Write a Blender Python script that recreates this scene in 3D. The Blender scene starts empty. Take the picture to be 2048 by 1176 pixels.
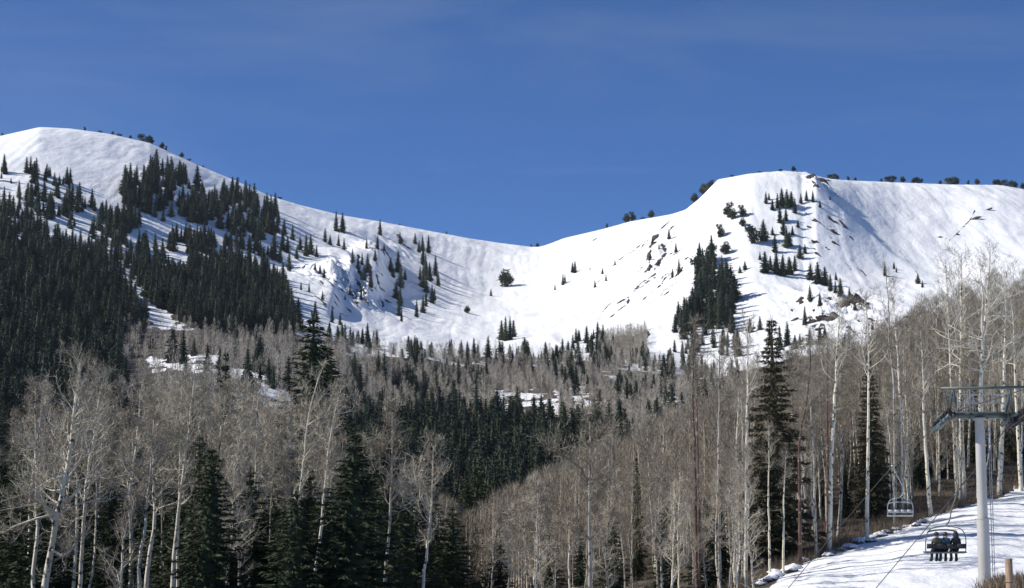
import bpy, math, random
import numpy as np
from math import radians as R
C = bpy.context.scene.collection
PI = math.pi
# ------------------------------------------------------------------ camera maths
F = 3822.0; CX, CY = 1024.0, 588.0
TH = math.atan((1100 - CY) / F); CT, ST = math.cos(TH), math.sin(TH)
def at_ang(px, py):
    u = (np.asarray(px, float) - CX) / F; v = (CY - np.asarray(py, float)) / F
    k = CT - v * ST
    return u / k, (ST + v * CT) / k
def P(px, py, Y):                       # point of the world seen in direction (px,py) at forward distance Y
    a, t = at_ang(px, py)
    return (float(a) * Y, Y, float(t) * Y)
def proj(X, Y, Z):
    d = Y * CT + Z * ST
    return CX + F * X / d, CY - F * (Z * CT - Y * ST) / d
# ------------------------------------------------------------------ noise
def vn(x, y, seed=0):
    xi = np.floor(x).astype(np.int64); yi = np.floor(y).astype(np.int64)
    fx = x - xi; fy = y - yi
    fx = fx * fx * (3 - 2 * fx); fy = fy * fy * (3 - 2 * fy)
    def h(i, j):
        n = (i * 374761393 + j * 668265263 + seed * 1442695041) & 0xffffffff
        n = ((n ^ (n >> 13)) * 1274126177) & 0xffffffff
        return ((n ^ (n >> 16)) & 0xffff) / 32767.5 - 1
    return (h(xi, yi) * (1 - fx) + h(xi + 1, yi) * fx) * (1 - fy) + (h(xi, yi + 1) * (1 - fx) + h(xi + 1, yi + 1) * fx) * fy
def fbm(x, y, o=4, seed=0, g=0.5):
    s = 0; a = 1.0
    for k in range(o):
        s = s + a * vn(x * 2 ** k + 17.3 * k, y * 2 ** k - 9.1 * k, seed + k); a *= g
    return s
# ------------------------------------------------------------------ terrain from layered profile lines
def pw(pts, x):
    xs, ys = zip(*pts); return np.interp(x, xs, ys)
NA = 1500
AG = np.linspace(-0.62, 0.62, NA)
def layer(Yp, line, wide=False):
    xs = np.linspace(-300, 2350, 500)
    py = pw(line, xs); Yv = pw(Yp, xs); kk = np.hanning(61); kk /= kk.sum(); Yv = np.convolve(np.pad(Yv, 30, 'edge'), kk, 'valid')
    if wide: py = np.convolve(np.pad(py, 30, 'edge'), kk, 'valid')
    k = np.ones(9) / 9; py = np.convolve(np.pad(py, 4, 'edge'), k, 'valid')
    a, t = at_ang(xs, py)
    return np.interp(AG, a, Yv), np.interp(AG, a, t * Yv)
def zlayer(Y, line):
    xs = np.linspace(-300, 2350, 500); a, _ = at_ang(xs, 1100.)
    return np.full(NA, float(Y)), np.interp(AG, a, pw(line, xs))
V3Y = [(-300, 1100), (0, 1120), (600, 1230), (1000, 1400), (1500, 1350), (2048, 1350), (2350, 1350)]
V3L = [(-300, 520), (0, 560), (150, 605), (250, 655), (400, 662), (600, 672), (700, 697), (900, 712), (1100, 714), (1300, 728), (1400, 742), (1500, 732), (1700, 692), (2048, 650), (2350, 640)]
RIDGE = [(-300, 330), (-100, 292), (0, 272), (80, 254), (140, 257), (220, 268), (300, 286), (340, 304), (400, 332), (480, 365), (540, 392), (600, 410), (680, 430), (760, 443), (860, 462), (940, 477), (1000, 486),
         (1065, 494), (1085, 493), (1130, 476), (1210, 457), (1260, 443), (1340, 429), (1370, 420), (1400, 396), (1436, 359), (1500, 347), (1560, 342), (1610, 345), (1655, 357), (1700, 361), (1800, 365), (1900, 369), (2000, 370), (2048, 378), (2350, 440)]
RIDY = [(-300, 1850), (0, 1900), (300, 1980), (600, 2200), (1065, 2600), (1250, 2400), (1400, 2120), (1480, 2020), (1600, 1980), (1660, 2060), (1750, 2250), (2048, 2350), (2350, 2350)]
RUNY = [(-300, 150), (0, 150), (1000, 150), (1505, 150), (1740, 170), (2048, 205), (2350, 240)]
RUNL = [(-300, 1215), (0, 1210), (1000, 1270), (1300, 1225), (1440, 1190), (1505, 1170), (1560, 1145), (1640, 1110), (1740, 1078), (1850, 1036), (1950, 1003), (2048, 978), (2350, 900)]
LAY = [
    zlayer(-60, [(-300, -4), (2350, -4)]), zlayer(40, [(-300, -4.), (2350, -4)]),
    zlayer(95, [(-300, -4.5), (1024, -6), (1500, -5), (2350, -4.2)]),
    layer(RUNY, RUNL),
    layer([(-300, 300), (900, 260), (1300, 300), (2350, 390)],
          [(-300, 1150), (0, 1150), (500, 1170), (800, 1190), (950, 1180), (1100, 1100), (1300, 1010), (1500, 930), (1700, 845), (1900, 735), (2048, 690), (2350, 600)]),
    layer([(-300, 450), (2350, 480)], [(-300, 1080), (0, 1080), (500, 1110), (900, 1150), (1100, 1130), (1300, 1060), (1500, 1000), (2048, 860), (2350, 820)]),
    layer([(-300, 650), (2350, 650)], [(-300, 860), (0, 880), (250, 900), (500, 960), (700, 1000), (900, 1045), (1050, 1035), (1200, 965), (1400, 900), (1600, 850), (2048, 780), (2350, 760)]),
    layer([(-300, 900), (600, 900), (1000, 1000), (2350, 1000)], [(-300, 650), (0, 700), (250, 765), (420, 745), (600, 790), (850, 850), (1000, 850), (1200, 815), (1400, 795), (1600, 770), (2048, 720), (2350, 700)]),
    layer(V3Y, V3L),
    layer([(-300, 1450), (0, 1500), (600, 1650), (1000, 1900), (1400, 1700), (1650, 1680), (1850, 1750), (2350, 1750)],
          [(-300, 400), (0, 400), (250, 468), (500, 520), (700, 575), (850, 612), (1000, 625), (1150, 608), (1300, 568), (1400, 540), (1600, 530), (1750, 560), (1900, 545), (2048, 525), (2350, 520)], True),
    layer(RIDY, RIDGE),
]
ly, lz = LAY[-1]
LAY.append((ly + 160, lz - 25)); LAY.append((ly + 600, lz - 200)); LAY.append((ly + 1600, lz - 420))
LY = np.array([l[0] for l in LAY]); LZ = np.array([l[1] for l in LAY])
def pchip_cols(LY, LZ, Yg):
    n = LY.shape[0]; h = np.diff(LY, axis=0); d = np.diff(LZ, axis=0) / h
    m = np.zeros_like(LY); m[0] = d[0]; m[-1] = d[-1]
    s = d[:-1] * d[1:] > 0
    w1 = 2 * h[1:] + h[:-1]; w2 = h[1:] + 2 * h[:-1]
    with np.errstate(all='ignore'):
        mm = (w1 + w2) / (w1 / d[:-1] + w2 / d[1:])
    m[1:-1] = np.where(s, mm, 0)
    out = np.zeros((len(Yg), LY.shape[1]))
    for c in range(LY.shape[1]):
        i = np.clip(np.searchsorted(LY[:, c], Yg) - 1, 0, n - 2)
        hh = h[i, c]; t = np.clip((Yg - LY[i, c]) / hh, 0, 1)
        out[:, c] = (2*t**3 - 3*t**2 + 1) * LZ[i, c] + (t**3 - 2*t**2 + t) * hh * m[i, c] + (-2*t**3 + 3*t**2) * LZ[i+1, c] + (t**3 - t**2) * hh * m[i+1, c]
    return out
YT = np.concatenate([np.linspace(-60, 100, 60), np.geomspace(102, 1100, 360), np.arange(1105, 3950, 5.0)])
TAB = pchip_cols(LY, LZ, YT)
RYa = np.interp(AG, AG, LY[10])
def seg_d(X, Y, pts):
    """distance to a polyline and the side: negative to the left of it as seen from the camera"""
    best = np.full(X.shape, 1e9); side = np.zeros(X.shape); par = np.zeros(X.shape); n = len(pts) - 1
    for i in range(n):
        ax, ay = pts[i][:2]; bx, by = pts[i+1][:2]
        dx, dy = bx - ax, by - ay; L = math.hypot(dx, dy)
        t = np.clip(((X - ax) * dx + (Y - ay) * dy) / L**2, 0, 1)
        ex = X - (ax + t * dx); ey = Y - (ay + t * dy); d = np.hypot(ex, ey)
        m = d < best; best = np.where(m, d, best); par = np.where(m, (i + t) / n, par)
        sg = np.sign((X - ax) * dy - (Y - ay) * dx) * (1 if dy > 0 else -1)
        side = np.where(m, sg, side)
    return best, side, par
def baseH(X, Y):
    X = np.asarray(X, float); Y = np.asarray(Y, float)
    a = np.clip(X / np.maximum(Y, 25), -0.619, 0.619)
    fa = (a + 0.62) / 1.24 * (NA - 1); ia = np.clip(fa.astype(int), 0, NA - 2); fa = fa - ia
    iy = np.clip(np.searchsorted(YT, Y) - 1, 0, len(YT) - 2); fy = np.clip((Y - YT[iy]) / (YT[iy+1] - YT[iy]), 0, 1)
    return (TAB[iy, ia] * (1 - fa) + TAB[iy, ia+1] * fa) * (1 - fy) + (TAB[iy+1, ia] * (1 - fa) + TAB[iy+1, ia+1] * fa) * fy
def hitf(f, px, py, y0, y1=2700., n=1500):
    a, t = at_ang(px, py); Ys = np.linspace(y0, y1, n)
    z = f(a * Ys, Ys); m = np.nonzero(z >= t * Ys)[0]
    if len(m) == 0: i = int(np.argmax(z / Ys)); return Ys[i]
    i = m[0]
    if i == 0: return Ys[0]
    g0 = z[i-1] - t * Ys[i-1]; g1 = z[i] - t * Ys[i]
    return Ys[i-1] + (Ys[i] - Ys[i-1]) * (-g0) / (g1 - g0 + 1e-9)
RIBS = []
for pts, h0, h1, wl, wr in [
    ([(1585, 330), (1618, 352), (1634, 372), (1656, 420), (1690, 450), (1740, 478)], 17, 6, 50, 7), ([(655, 520), (668, 560), (664, 600), (650, 630)], 8, 12, 26, 6),
    ([(1610, 350), (1628, 385), (1662, 428), (1725, 470), (1795, 515), (1860, 562)], 8, 5, 60, 12),
    ([(735, 452), (752, 490), (757, 530), (748, 575), (712, 628)], 12, 24, 42, 8),
    ([(690, 520), (700, 560), (690, 610)], 8, 13, 24, 6),
    ([(1405, 480), (1392, 560), (1380, 610), (1360, 650)], 4, 10, 45, 14),
    ([(1500, 500), (1560, 560), (1620, 600), (1690, 640)], 5, 10, 40, 12),
    ([(300, 330), (400, 425), (480, 475), (580, 520)], 10, 8, 70, 22),
    ([(1100, 480), (1060, 560), (985, 610), (880, 660)], 2, 7, 90, 70),
    ([(1290, 455), (1210, 540), (1130, 640)], 5, 5, 40, 22),
    ([(1370, 430), (1290, 540), (1230, 600)], 6, 8, 30, 14)]:
    w = []
    for p in pts:
        Yh = hitf(baseH, p[0], p[1], 1250); a, _ = at_ang(*p); w.append((float(a) * Yh, Yh))
    RIBS.append((w, h0, h1, wl, wr))
RUN_A, RUN_T = at_ang(np.array([p[0] for p in RUNL]), np.array([p[1] for p in RUNL]))
CREST = None
def H(X, Y):
    z = H0(X, Y)
    if CREST is not None:
        a = np.clip(np.asarray(X, float) / np.maximum(Y, 25), -.619, .619); ry = np.interp(a, AG, RYa)
        w = np.clip((Y - 1350) / (ry - 1450), 0, 1); z = z * (1 + (np.interp(a, AG, CREST) - 1) * w * w * (3 - 2 * w))
    return z
def H0(X, Y):
    X = np.asarray(X, float); Y = np.asarray(Y, float)
    z = baseH(X, Y)
    far = np.clip((Y - 1150) / 250, 0, 1)
    a = np.clip(X / np.maximum(Y, 25), -0.62, 0.62); ry = np.interp(a, AG, RYa)
    fade = far * np.clip((ry - Y) / 160, 0.05, 1)
    z = z + fade * (5.5 * fbm(X / 170, Y / 210, 4, 3) + .8 * fbm(X / 22, Y / 60, 3, 9) + .7 * np.abs(vn(X / 9 + .4 * vn(X / 40, Y / 40, 2), Y / 170, 12)))
    for w, h0, h1, wl, wr in RIBS:
        xs = [p[0] for p in w]; ys = [p[1] for p in w]
        m = (X > min(xs) - 200) & (X < max(xs) + 200) & (Y > min(ys) - 200) & (Y < max(ys) + 200)
        if not np.any(m): continue
        d, s, par = seg_d(X, Y, w)
        j = 1 + 0.35 * fbm(X / 30, Y / 30, 2, 21)
        g = np.where(s < 0, np.exp(-(d / wl) ** 2), np.exp(-(d / (wr * j)) ** 2)) * (h0 + (h1 - h0) * par) * np.clip(par * 5, 0, 1) * np.clip((1 - par) * 4, 0, 1) * (0.75 + 0.35 * vn(X / 45, Y / 45, 31))
        z = z + np.where(m, g, 0) * np.clip((ry - Y) / 60, 0.0, 1)
    # craggy ground by the cliff and at the foot of the right hand peak
    for (px, py, rx, am) in CRAGS:
        am = am * .75; d2 = ((X - px) ** 2 + ((Y - py) * .5) ** 2) / rx ** 2
        w = np.exp(-d2)
        uu = X * .55 - Y * .83; vv = X * .83 + Y * .55; z = z + w * am * (.8 * np.abs(vn(vv / 8, uu / 34, 5)) + 0.5 * np.abs(vn(vv / 3.6, uu / 13, 6)) + .25 * np.abs(vn(X / 3, Y / 5, 8)) - .4)
    z = z + np.clip((Y - 200) / 300, 0, 1) * (1 - far) * 2.2 * fbm(X / 60, Y / 60, 3, 14)
    nr = np.clip((Y - 60) / 60, 0, 1) * np.clip((260 - Y) / 60, 0, 1)
    z = z + nr * (0.30 * fbm(X / 9, Y / 9, 3, 44) + .1 * fbm(X / 1.5, Y / 3, 2, 46))
    z = z + 3.1 * np.exp(-(((X - 18.6) / 2.3) ** 2 + ((Y - 70) / 5) ** 2) ** 2)
    return z
CRAGS = []
for (px, py, rx, am) in [(700, 590, 34, 15), (640, 560, 30, 8), (745, 520, 20, 12), (1690, 600, 34, 9), (1640, 640, 30, 10), (1290, 530, 30, 7), (1340, 540, 22, 7), (1640, 370, 22, 12), (1720, 620, 24, 8), (790, 490, 22, 6)]:
    Yh = hitf(baseH, px, py, 1250); a, _ = at_ang(px, py); CRAGS.append((float(a) * Yh, Yh, rx, am))
_xs = AG[::3]; _ys = np.arange(1500, 3000, 8.); _g = H0(_xs[None] * _ys[:, None], np.repeat(_ys[:, None], len(_xs), 1)) / _ys[:, None]
_tt = np.interp(AG, *at_ang(np.array([p[0] for p in RIDGE], float), np.array([p[1] for p in RIDGE], float)))
_act = _g.max(0); CRY = _ys[_g.argmax(0)]
CREST = np.interp(AG, _xs, np.interp(_xs, AG, _tt) / _act)
def crest(px):
    a, _ = at_ang(px, 400.); ys = np.arange(1500, 2900, 6.); t = H(float(a) * ys, ys) / ys; i = int(t.argmax()); return float(a) * ys[i], ys[i], float(H(float(a) * ys[i], ys[i]))
def hit(px, py, y0=100., y1=2700.): return hitf(H, px, py, y0, y1)
def ground(px, py, y0=100., y1=2700.):
    Y = hit(px, py, y0, y1); a, t = at_ang(px, py); X = float(a) * Y
    return X, Y, float(H(X, Y))
# ------------------------------------------------------------------ mesh helpers
def mk(name, V, Fc, mats, parent=None, smooth=False, mi=None, attrs=None, link=True, cols=None):
    V = np.asarray(V, np.float32).reshape(-1, 3); Fc = np.asarray(Fc, np.int32); k = Fc.shape[1]
    me = bpy.data.meshes.new(name)
    me.vertices.add(len(V)); me.vertices.foreach_set('co', V.ravel())
    me.loops.add(Fc.size); me.loops.foreach_set('vertex_index', Fc.ravel())
    me.polygons.add(len(Fc)); me.polygons.foreach_set('loop_start', np.arange(0, Fc.size, k, dtype=np.int32))
    if smooth: me.polygons.foreach_set('use_smooth', np.ones(len(Fc), bool))
    for m in (mats if isinstance(mats, (list, tuple)) else [mats]): me.materials.append(m)
    if mi is not None: me.polygons.foreach_set('material_index', np.asarray(mi, np.int32))
    for an, av in (attrs or {}).items():
        at = me.attributes.new(an, 'FLOAT', 'POINT'); at.data.foreach_set('value', np.asarray(av, np.float32))
    me.update(calc_edges=True)
    o = bpy.data.objects.new(name, me)
    if link: C.objects.link(o)
    if parent is not None: o.parent = parent
    return o
class G:
    """a growing triangle mesh"""
    def __init__(s): s.v = []; s.f = []; s.m = []; s.n = 0
    def add(s, V, Fc, m=0):
        V = np.asarray(V, float).reshape(-1, 3); Fc = np.asarray(Fc, int)
        if Fc.shape[1] == 4: Fc = np.concatenate([Fc[:, [0, 1, 2]], Fc[:, [0, 2, 3]]])
        s.v.append(V); s.f.append(Fc + s.n); s.m.append(np.full(len(Fc), m)); s.n += len(V)
    def tube(s, pts, rad, n=6, m=0, cap=True):
        pts = np.asarray(pts, float); k = len(pts); rad = np.broadcast_to(np.asarray(rad, float), (k,))
        T = np.gradient(pts, axis=0); T /= np.linalg.norm(T, axis=1)[:, None] + 1e-12
        ref = np.array([1, 0, 0.]) if abs(T[0][0]) < .8 else np.array([0, 1., 0])
        A = np.cross(T, ref); A /= np.linalg.norm(A, axis=1)[:, None] + 1e-12; B = np.cross(T, A)
        an = np.linspace(0, 2 * PI, n, endpoint=False)
        V = (pts[:, None] + rad[:, None, None] * (np.cos(an)[None, :, None] * A[:, None] + np.sin(an)[None, :, None] * B[:, None])).reshape(-1, 3)
        i = np.arange(k - 1)[:, None] * n; j = np.arange(n)[None]; j2 = (j + 1) % n
        Fc = np.stack([i + j, i + n + j, i + n + j2, i + j2], -1).reshape(-1, 4)
        s.add(V, Fc, m)
        if cap:
            for q, c in ((0, pts[0]), (k - 1, pts[-1])):
                s.add(np.vstack([V[q * n:(q + 1) * n], c]), [(x, (x + 1) % n, n) for x in range(n)], m)
    def box(s, c, d, rot=None, m=0):
        V = np.array([(x, y, z) for z in (-1, 1) for y in (-1, 1) for x in (-1, 1)], float) * np.array(d) / 2
        if rot is not None: V = V @ np.array(rot).T
        s.add(V + np.array(c), [(0, 2, 3, 1), (4, 5, 7, 6), (0, 1, 5, 4), (2, 6, 7, 3), (0, 4, 6, 2), (1, 3, 7, 5)], m)
    def bar(s, a, b, w, h, m=0):
        a = np.array(a, float); b = np.array(b, float); T = b - a; L = np.linalg.norm(T); T /= L
        up = np.array([0, 0, 1.]) if abs(T[2]) < .9 else np.array([0, 1., 0])
        S = np.cross(up, T); S /= np.linalg.norm(S); U = np.cross(T, S)
        s.box((a + b) / 2, (L, w, h), np.stack([T, S, U], 1), m)
    def blades(s, base, dirn, length, width, m=0, rng=None):
        """one thin triangle per row"""
        base = np.asarray(base, float); dirn = np.asarray(dirn, float)
        r = rng.normal(size=base.shape); S = np.cross(dirn, r); S /= np.linalg.norm(S, axis=1)[:, None] + 1e-9
        L = np.broadcast_to(length, (len(base),))[:, None]; W = np.broadcast_to(width, (len(base),))[:, None]
        V = np.stack([base - S * W / 2, base + S * W / 2, base + dirn * L], 1).reshape(-1, 3)
        s.add(V, np.arange(len(V)).reshape(-1, 3), m)
    def sphere(s, c, r, nu=10, nv=7, m=0):
        r = np.broadcast_to(np.asarray(r, float), (3,)); u = np.linspace(0, 2 * PI, nu, endpoint=False); v = np.linspace(0.02, PI - 0.02, nv)
        V = np.array([(math.cos(a) * math.sin(b), math.sin(a) * math.sin(b), math.cos(b)) for b in v for a in u]) * r + np.array(c)
        s.add(V, [(j*nu + i, j*nu + (i+1) % nu, (j+1)*nu + (i+1) % nu, (j+1)*nu + i) for j in range(nv-1) for i in range(nu)], m)
    def get(s): return np.concatenate(s.v), np.concatenate(s.f), np.concatenate(s.m)
    def build(s, name, mats, parent=None, smooth=False):
        V, Fc, m = s.get(); return mk(name, V, Fc, mats, parent, smooth, m)
def tag(o, label=None, cat=None, group=None, kind=None):
    if label: o['label'] = label
    if cat: o['category'] = cat
    if group: o['group'] = group
    if kind: o['kind'] = kind
    return o
def empty(name, loc, label=None, cat=None, group=None):
    o = bpy.data.objects.new(name, None); C.objects.link(o); o.location = loc; o.empty_display_size = .5
    return tag(o, label, cat, group)
# ------------------------------------------------------------------ materials
def newmat(name, rough=.9, spec=.2):
    m = bpy.data.materials.new(name); m.use_nodes = True; nt = m.node_tree
    b = nt.nodes['Principled BSDF']; b.inputs['Roughness'].default_value = rough; b.inputs['Specular IOR Level'].default_value = spec
    return m, nt, b
def nd(nt, t, **kw):
    n = nt.nodes.new(t)
    for k, v in kw.items():
        if k[0] == '_': setattr(n, k[1:], v)
        else: n.inputs[k.replace('_', ' ')].default_value = v
    return n
def ramp(nt, src, stops):
    r = nt.nodes.new('ShaderNodeValToRGB'); e = r.color_ramp.elements
    while len(e) < len(stops): e.new(.5)
    for i, (p, c) in enumerate(stops): e[i].position = p; e[i].color = (*c, 1)
    nt.links.new(src, r.inputs[0]); return r
def noise_mat(name, stops, scale=3, rough=.9, spec=.2, detail=5, bump=0, stretch=None, dist=.05):
    m, nt, b = newmat(name, rough, spec); L = nt.links.new
    tc = nt.nodes.new('ShaderNodeTexCoord'); src = tc.outputs['Object']
    if stretch:
        mp = nt.nodes.new('ShaderNodeMapping'); mp.inputs['Scale'].default_value = stretch; L(src, mp.inputs[0]); src = mp.outputs[0]
    n = nd(nt, 'ShaderNodeTexNoise', Scale=scale, Detail=detail); L(src, n.inputs['Vector'])
    r = ramp(nt, n.outputs[0], stops); L(r.outputs[0], b.inputs['Base Color'])
    if bump:
        bp = nd(nt, 'ShaderNodeBump', Strength=bump, Distance=dist); L(n.outputs[0], bp.inputs['Height']); L(bp.outputs[0], b.inputs['Normal'])
    return m
def leaf_mat(name, dark, light, rough=.75, var=.5, scale=.6):
    """foliage or twigs: two tones mixed by position, by tree (object random + 'tint') """
    m, nt, b = newmat(name, rough, .15); L = nt.links.new
    tc = nt.nodes.new('ShaderNodeTexCoord'); n = nd(nt, 'ShaderNodeTexNoise', Scale=scale, Detail=4); L(tc.outputs['Object'], n.inputs['Vector'])
    oi = nt.nodes.new('ShaderNodeObjectInfo'); at = nt.nodes.new('ShaderNodeAttribute'); at.attribute_name = 'tint'
    ad = nd(nt, 'ShaderNodeMath', _operation='ADD'); L(oi.outputs['Random'], ad.inputs[0]); L(at.outputs['Fac'], ad.inputs[1])
    fr = nd(nt, 'ShaderNodeMath', _operation='FRACT'); L(ad.outputs[0], fr.inputs[0])
    mx = nd(nt, 'ShaderNodeMath', _operation='MULTIPLY_ADD'); L(fr.outputs[0], mx.inputs[0]); mx.inputs[1].default_value = var
    m2 = nd(nt, 'ShaderNodeMath', _operation='MULTIPLY'); L(n.outputs[0], m2.inputs[0]); m2.inputs[1].default_value = 1 - var * .5
    L(m2.outputs[0], mx.inputs[2])
    r = ramp(nt, mx.outputs[0], [(.25, dark), (.95, light)]); L(r.outputs[0], b.inputs['Base Color'])
    return m
def bark_mat(name, pale, mid, scar, amt=.45):
    m, nt, b = newmat(name, .85, .15); L = nt.links.new
    tc = nt.nodes.new('ShaderNodeTexCoord')
    n1 = nd(nt, 'ShaderNodeTexNoise', Scale=.5, Detail=3); L(tc.outputs['Object'], n1.inputs['Vector'])
    r1 = ramp(nt, n1.outputs[0], [(.38, pale), (.68, mid)])
    mp = nt.nodes.new('ShaderNodeMapping'); mp.inputs['Scale'].default_value = (2.6, 2.6, 2.2); L(tc.outputs['Object'], mp.inputs[0])
    n2 = nd(nt, 'ShaderNodeTexNoise', Scale=1.3, Detail=4); L(mp.outputs[0], n2.inputs['Vector'])
    r2 = ramp(nt, n2.outputs[0], [(.60 - .12 * amt, (0, 0, 0)), (.66 - .08 * amt, (1, 1, 1))])
    mx = nd(nt, 'ShaderNodeMixRGB'); L(r2.outputs[0], mx.inputs[0]); L(r1.outputs[0], mx.inputs[1]); mx.inputs[2].default_value = (*scar, 1)
    L(mx.outputs[0], b.inputs['Base Color']); return m
M = {}
M['bark_pale'] = bark_mat('aspen_bark_pale', (.80, .74, .60), (.60, .54, .43), (.09, .075, .065), .35)
M['bark_grey'] = bark_mat('aspen_bark_grey', (.48, .45, .38), (.28, .24, .19), (.07, .055, .045), .55)
M['bark_red'] = bark_mat('aspen_bark_russet', (.16, .10, .08), (.07, .042, .036), (.42, .38, .32), .1)
M['branch'] = noise_mat('aspen_branch', [(.3, (.58, .53, .43)), (.7, (.80, .75, .62))], 1.0)
M['branch_dark'] = noise_mat('aspen_branch_dark', [(.3, (.16, .13, .10)), (.7, (.34, .30, .24))], 1.0)
M['twig'] = leaf_mat('aspen_twigs', (.155, .128, .098), (.44, .385, .295), .9)
M['twig_pale'] = leaf_mat('pale_aspen_twigs', (.24, .205, .155), (.60, .53, .41), .9)
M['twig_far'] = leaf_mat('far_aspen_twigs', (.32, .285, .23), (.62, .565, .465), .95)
M['needle'] = leaf_mat('spruce_needles', (.020, .034, .018), (.085, .10, .050), .7, .4, .9)
M['needle_far'] = leaf_mat('fir_needles_far', (.016, .028, .022), (.068, .082, .048), .8, .8, .05)
M['needle_pine'] = leaf_mat('pine_needles', (.035, .045, .028), (.10, .11, .06), .8, .5, .2)
M['needle_dry'] = leaf_mat('sparse_spruce_needles', (.05, .05, .032), (.12, .11, .065), .8, .4, .7)
M['conifer_bark'] = noise_mat('conifer_bark', [(.3, (.07, .055, .045)), (.7, (.16, .13, .10))], 3)
M['rock'] = noise_mat('rock', [(.3, (.035, .030, .028)), (.55, (.085, .068, .058)), (.75, (.19, .155, .13))], .25, .95, .1, 8, .5, None, 1.0)
M['brush'] = leaf_mat('dry_brush', (.10, .075, .055), (.24, .19, .14), .95)
M['steel_green'] = noise_mat('painted_steel', [(.35, (.055, .078, .078)), (.7, (.13, .165, .165))], 3, .5, .5)
M['pole'] = noise_mat('pale_tower_paint', [(.3, (.36, .345, .325)), (.75, (.50, .48, .455))], 1.2, .45, .5, 4, 0, (1, 1, .3))
M['rubber'] = noise_mat('black_rubber', [(.3, (.012, .012, .014)), (.7, (.035, .035, .04))], 6, .6)
M['galv'] = noise_mat('galvanised_steel', [(.3, (.26, .28, .29)), (.7, (.46, .48, .50))], 4, .4, .5)
M['rope'] = noise_mat('wire_rope', [(.3, (.03, .03, .032)), (.7, (.07, .07, .07))], 8, .5)
M['wood'] = noise_mat('weathered_wood', [(.3, (.20, .13, .085)), (.7, (.40, .28, .19))], 6, .85, .2, 6, .3, (4, 4, .6))
M['cloth_dark'] = noise_mat('charcoal_ski_wear', [(.3, (.018, .019, .022)), (.7, (.05, .052, .058))], 6)
M['cloth_teal'] = noise_mat('dark_teal_ski_wear', [(.3, (.02, .055, .075)), (.7, (.06, .12, .15))], 6)
M['cloth_olive'] = noise_mat('dark_olive_ski_wear', [(.3, (.06, .06, .045)), (.7, (.14, .135, .10))], 6)
M['trouser'] = noise_mat('black_ski_trousers', [(.3, (.01, .01, .012)), (.7, (.028, .028, .03))], 6)
M['helmet'] = noise_mat('helmet_shell', [(.3, (.015, .015, .018)), (.7, (.035, .035, .04))], 4, .4, .5)
M['skin'] = noise_mat('skin', [(.3, (.45, .28, .2)), (.7, (.55, .36, .27))], 5, .6)
def snow_mat(name, nearby):
    m, nt, b = newmat(name, .75, .25); L = nt.links.new
    tc = nt.nodes.new('ShaderNodeTexCoord'); geo = nt.nodes.new('ShaderNodeNewGeometry')
    at = nt.nodes.new('ShaderNodeAttribute'); at.attribute_name = 'snow'
    P0 = geo.outputs['Position']
    s = .35 if nearby else .02
    n1 = nd(nt, 'ShaderNodeTexNoise', Scale=s, Detail=8, Roughness=.62); L(P0, n1.inputs['Vector'])
    n2 = nd(nt, 'ShaderNodeTexNoise', Scale=s * 9, Detail=6, Roughness=.65); L(P0, n2.inputs['Vector'])
    sn = ramp(nt, n1.outputs[0], [(.3, (.83, .845, .86)), (.7, (.885, .89, .90))])
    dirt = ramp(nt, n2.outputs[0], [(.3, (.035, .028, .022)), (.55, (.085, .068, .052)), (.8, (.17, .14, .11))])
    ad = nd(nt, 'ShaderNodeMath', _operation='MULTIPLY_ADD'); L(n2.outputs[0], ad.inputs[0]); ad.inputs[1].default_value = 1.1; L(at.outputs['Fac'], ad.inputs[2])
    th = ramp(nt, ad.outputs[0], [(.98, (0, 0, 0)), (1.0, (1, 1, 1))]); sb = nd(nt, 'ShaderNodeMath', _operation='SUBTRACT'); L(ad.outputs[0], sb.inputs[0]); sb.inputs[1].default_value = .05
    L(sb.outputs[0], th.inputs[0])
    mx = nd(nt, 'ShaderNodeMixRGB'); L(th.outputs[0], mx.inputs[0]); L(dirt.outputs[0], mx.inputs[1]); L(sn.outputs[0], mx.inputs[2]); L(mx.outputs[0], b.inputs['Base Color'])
    mp = nt.nodes.new('ShaderNodeMapping'); mp.inputs['Scale'].default_value = (1, .8 if nearby else .22, 1); L(P0, mp.inputs[0])
    n3 = nd(nt, 'ShaderNodeTexNoise', Scale=s * (4 if nearby else 4), Detail=9, Roughness=.6); L(mp.outputs[0], n3.inputs['Vector'])
    bp = nd(nt, 'ShaderNodeBump', Strength=.55 if nearby else .6, Distance=.35 if nearby else 3.0); L(n3.outputs[0], bp.inputs['Height']); L(bp.outputs[0], b.inputs['Normal'])
    return m
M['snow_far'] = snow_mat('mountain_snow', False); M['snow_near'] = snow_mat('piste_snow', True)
# ------------------------------------------------------------------ ground meshes
def in_poly(x, y, poly):
    x = np.asarray(x); y = np.asarray(y); c = np.zeros(x.shape, bool); n = len(poly)
    for i in range(n):
        x1, y1 = poly[i]; x2, y2 = poly[(i + 1) % n]
        if y1 == y2: continue
        c ^= ((y1 > y) != (y2 > y)) & (x < (x2 - x1) * (y - y1) / (y2 - y1) + x1)
    return c
SNOWP = [([(985, 784), (1115, 784), (1120, 815), (1095, 908), (1062, 908), (1070, 840), (995, 814)], 800, 1300), ([(1142, 775), (1182, 775), (1180, 858), (1144, 858)], 800, 1300),
         ([(1320, 795), (1375, 800), (1370, 815), (1320, 812)], 700, 1300), ([(298, 712), (445, 714), (442, 748), (298, 742)], 600, 1300), ([(460, 728), (505, 738), (578, 778), (582, 812), (530, 808), (472, 785)], 500, 1300),
         ([(240, 567), (262, 579), (322, 622), (366, 652), (345, 662), (300, 634), (250, 592)], 600, 1500), ([(1200, 740), (1240, 745), (1240, 760), (1200, 757)], 800, 1300)]
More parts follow.
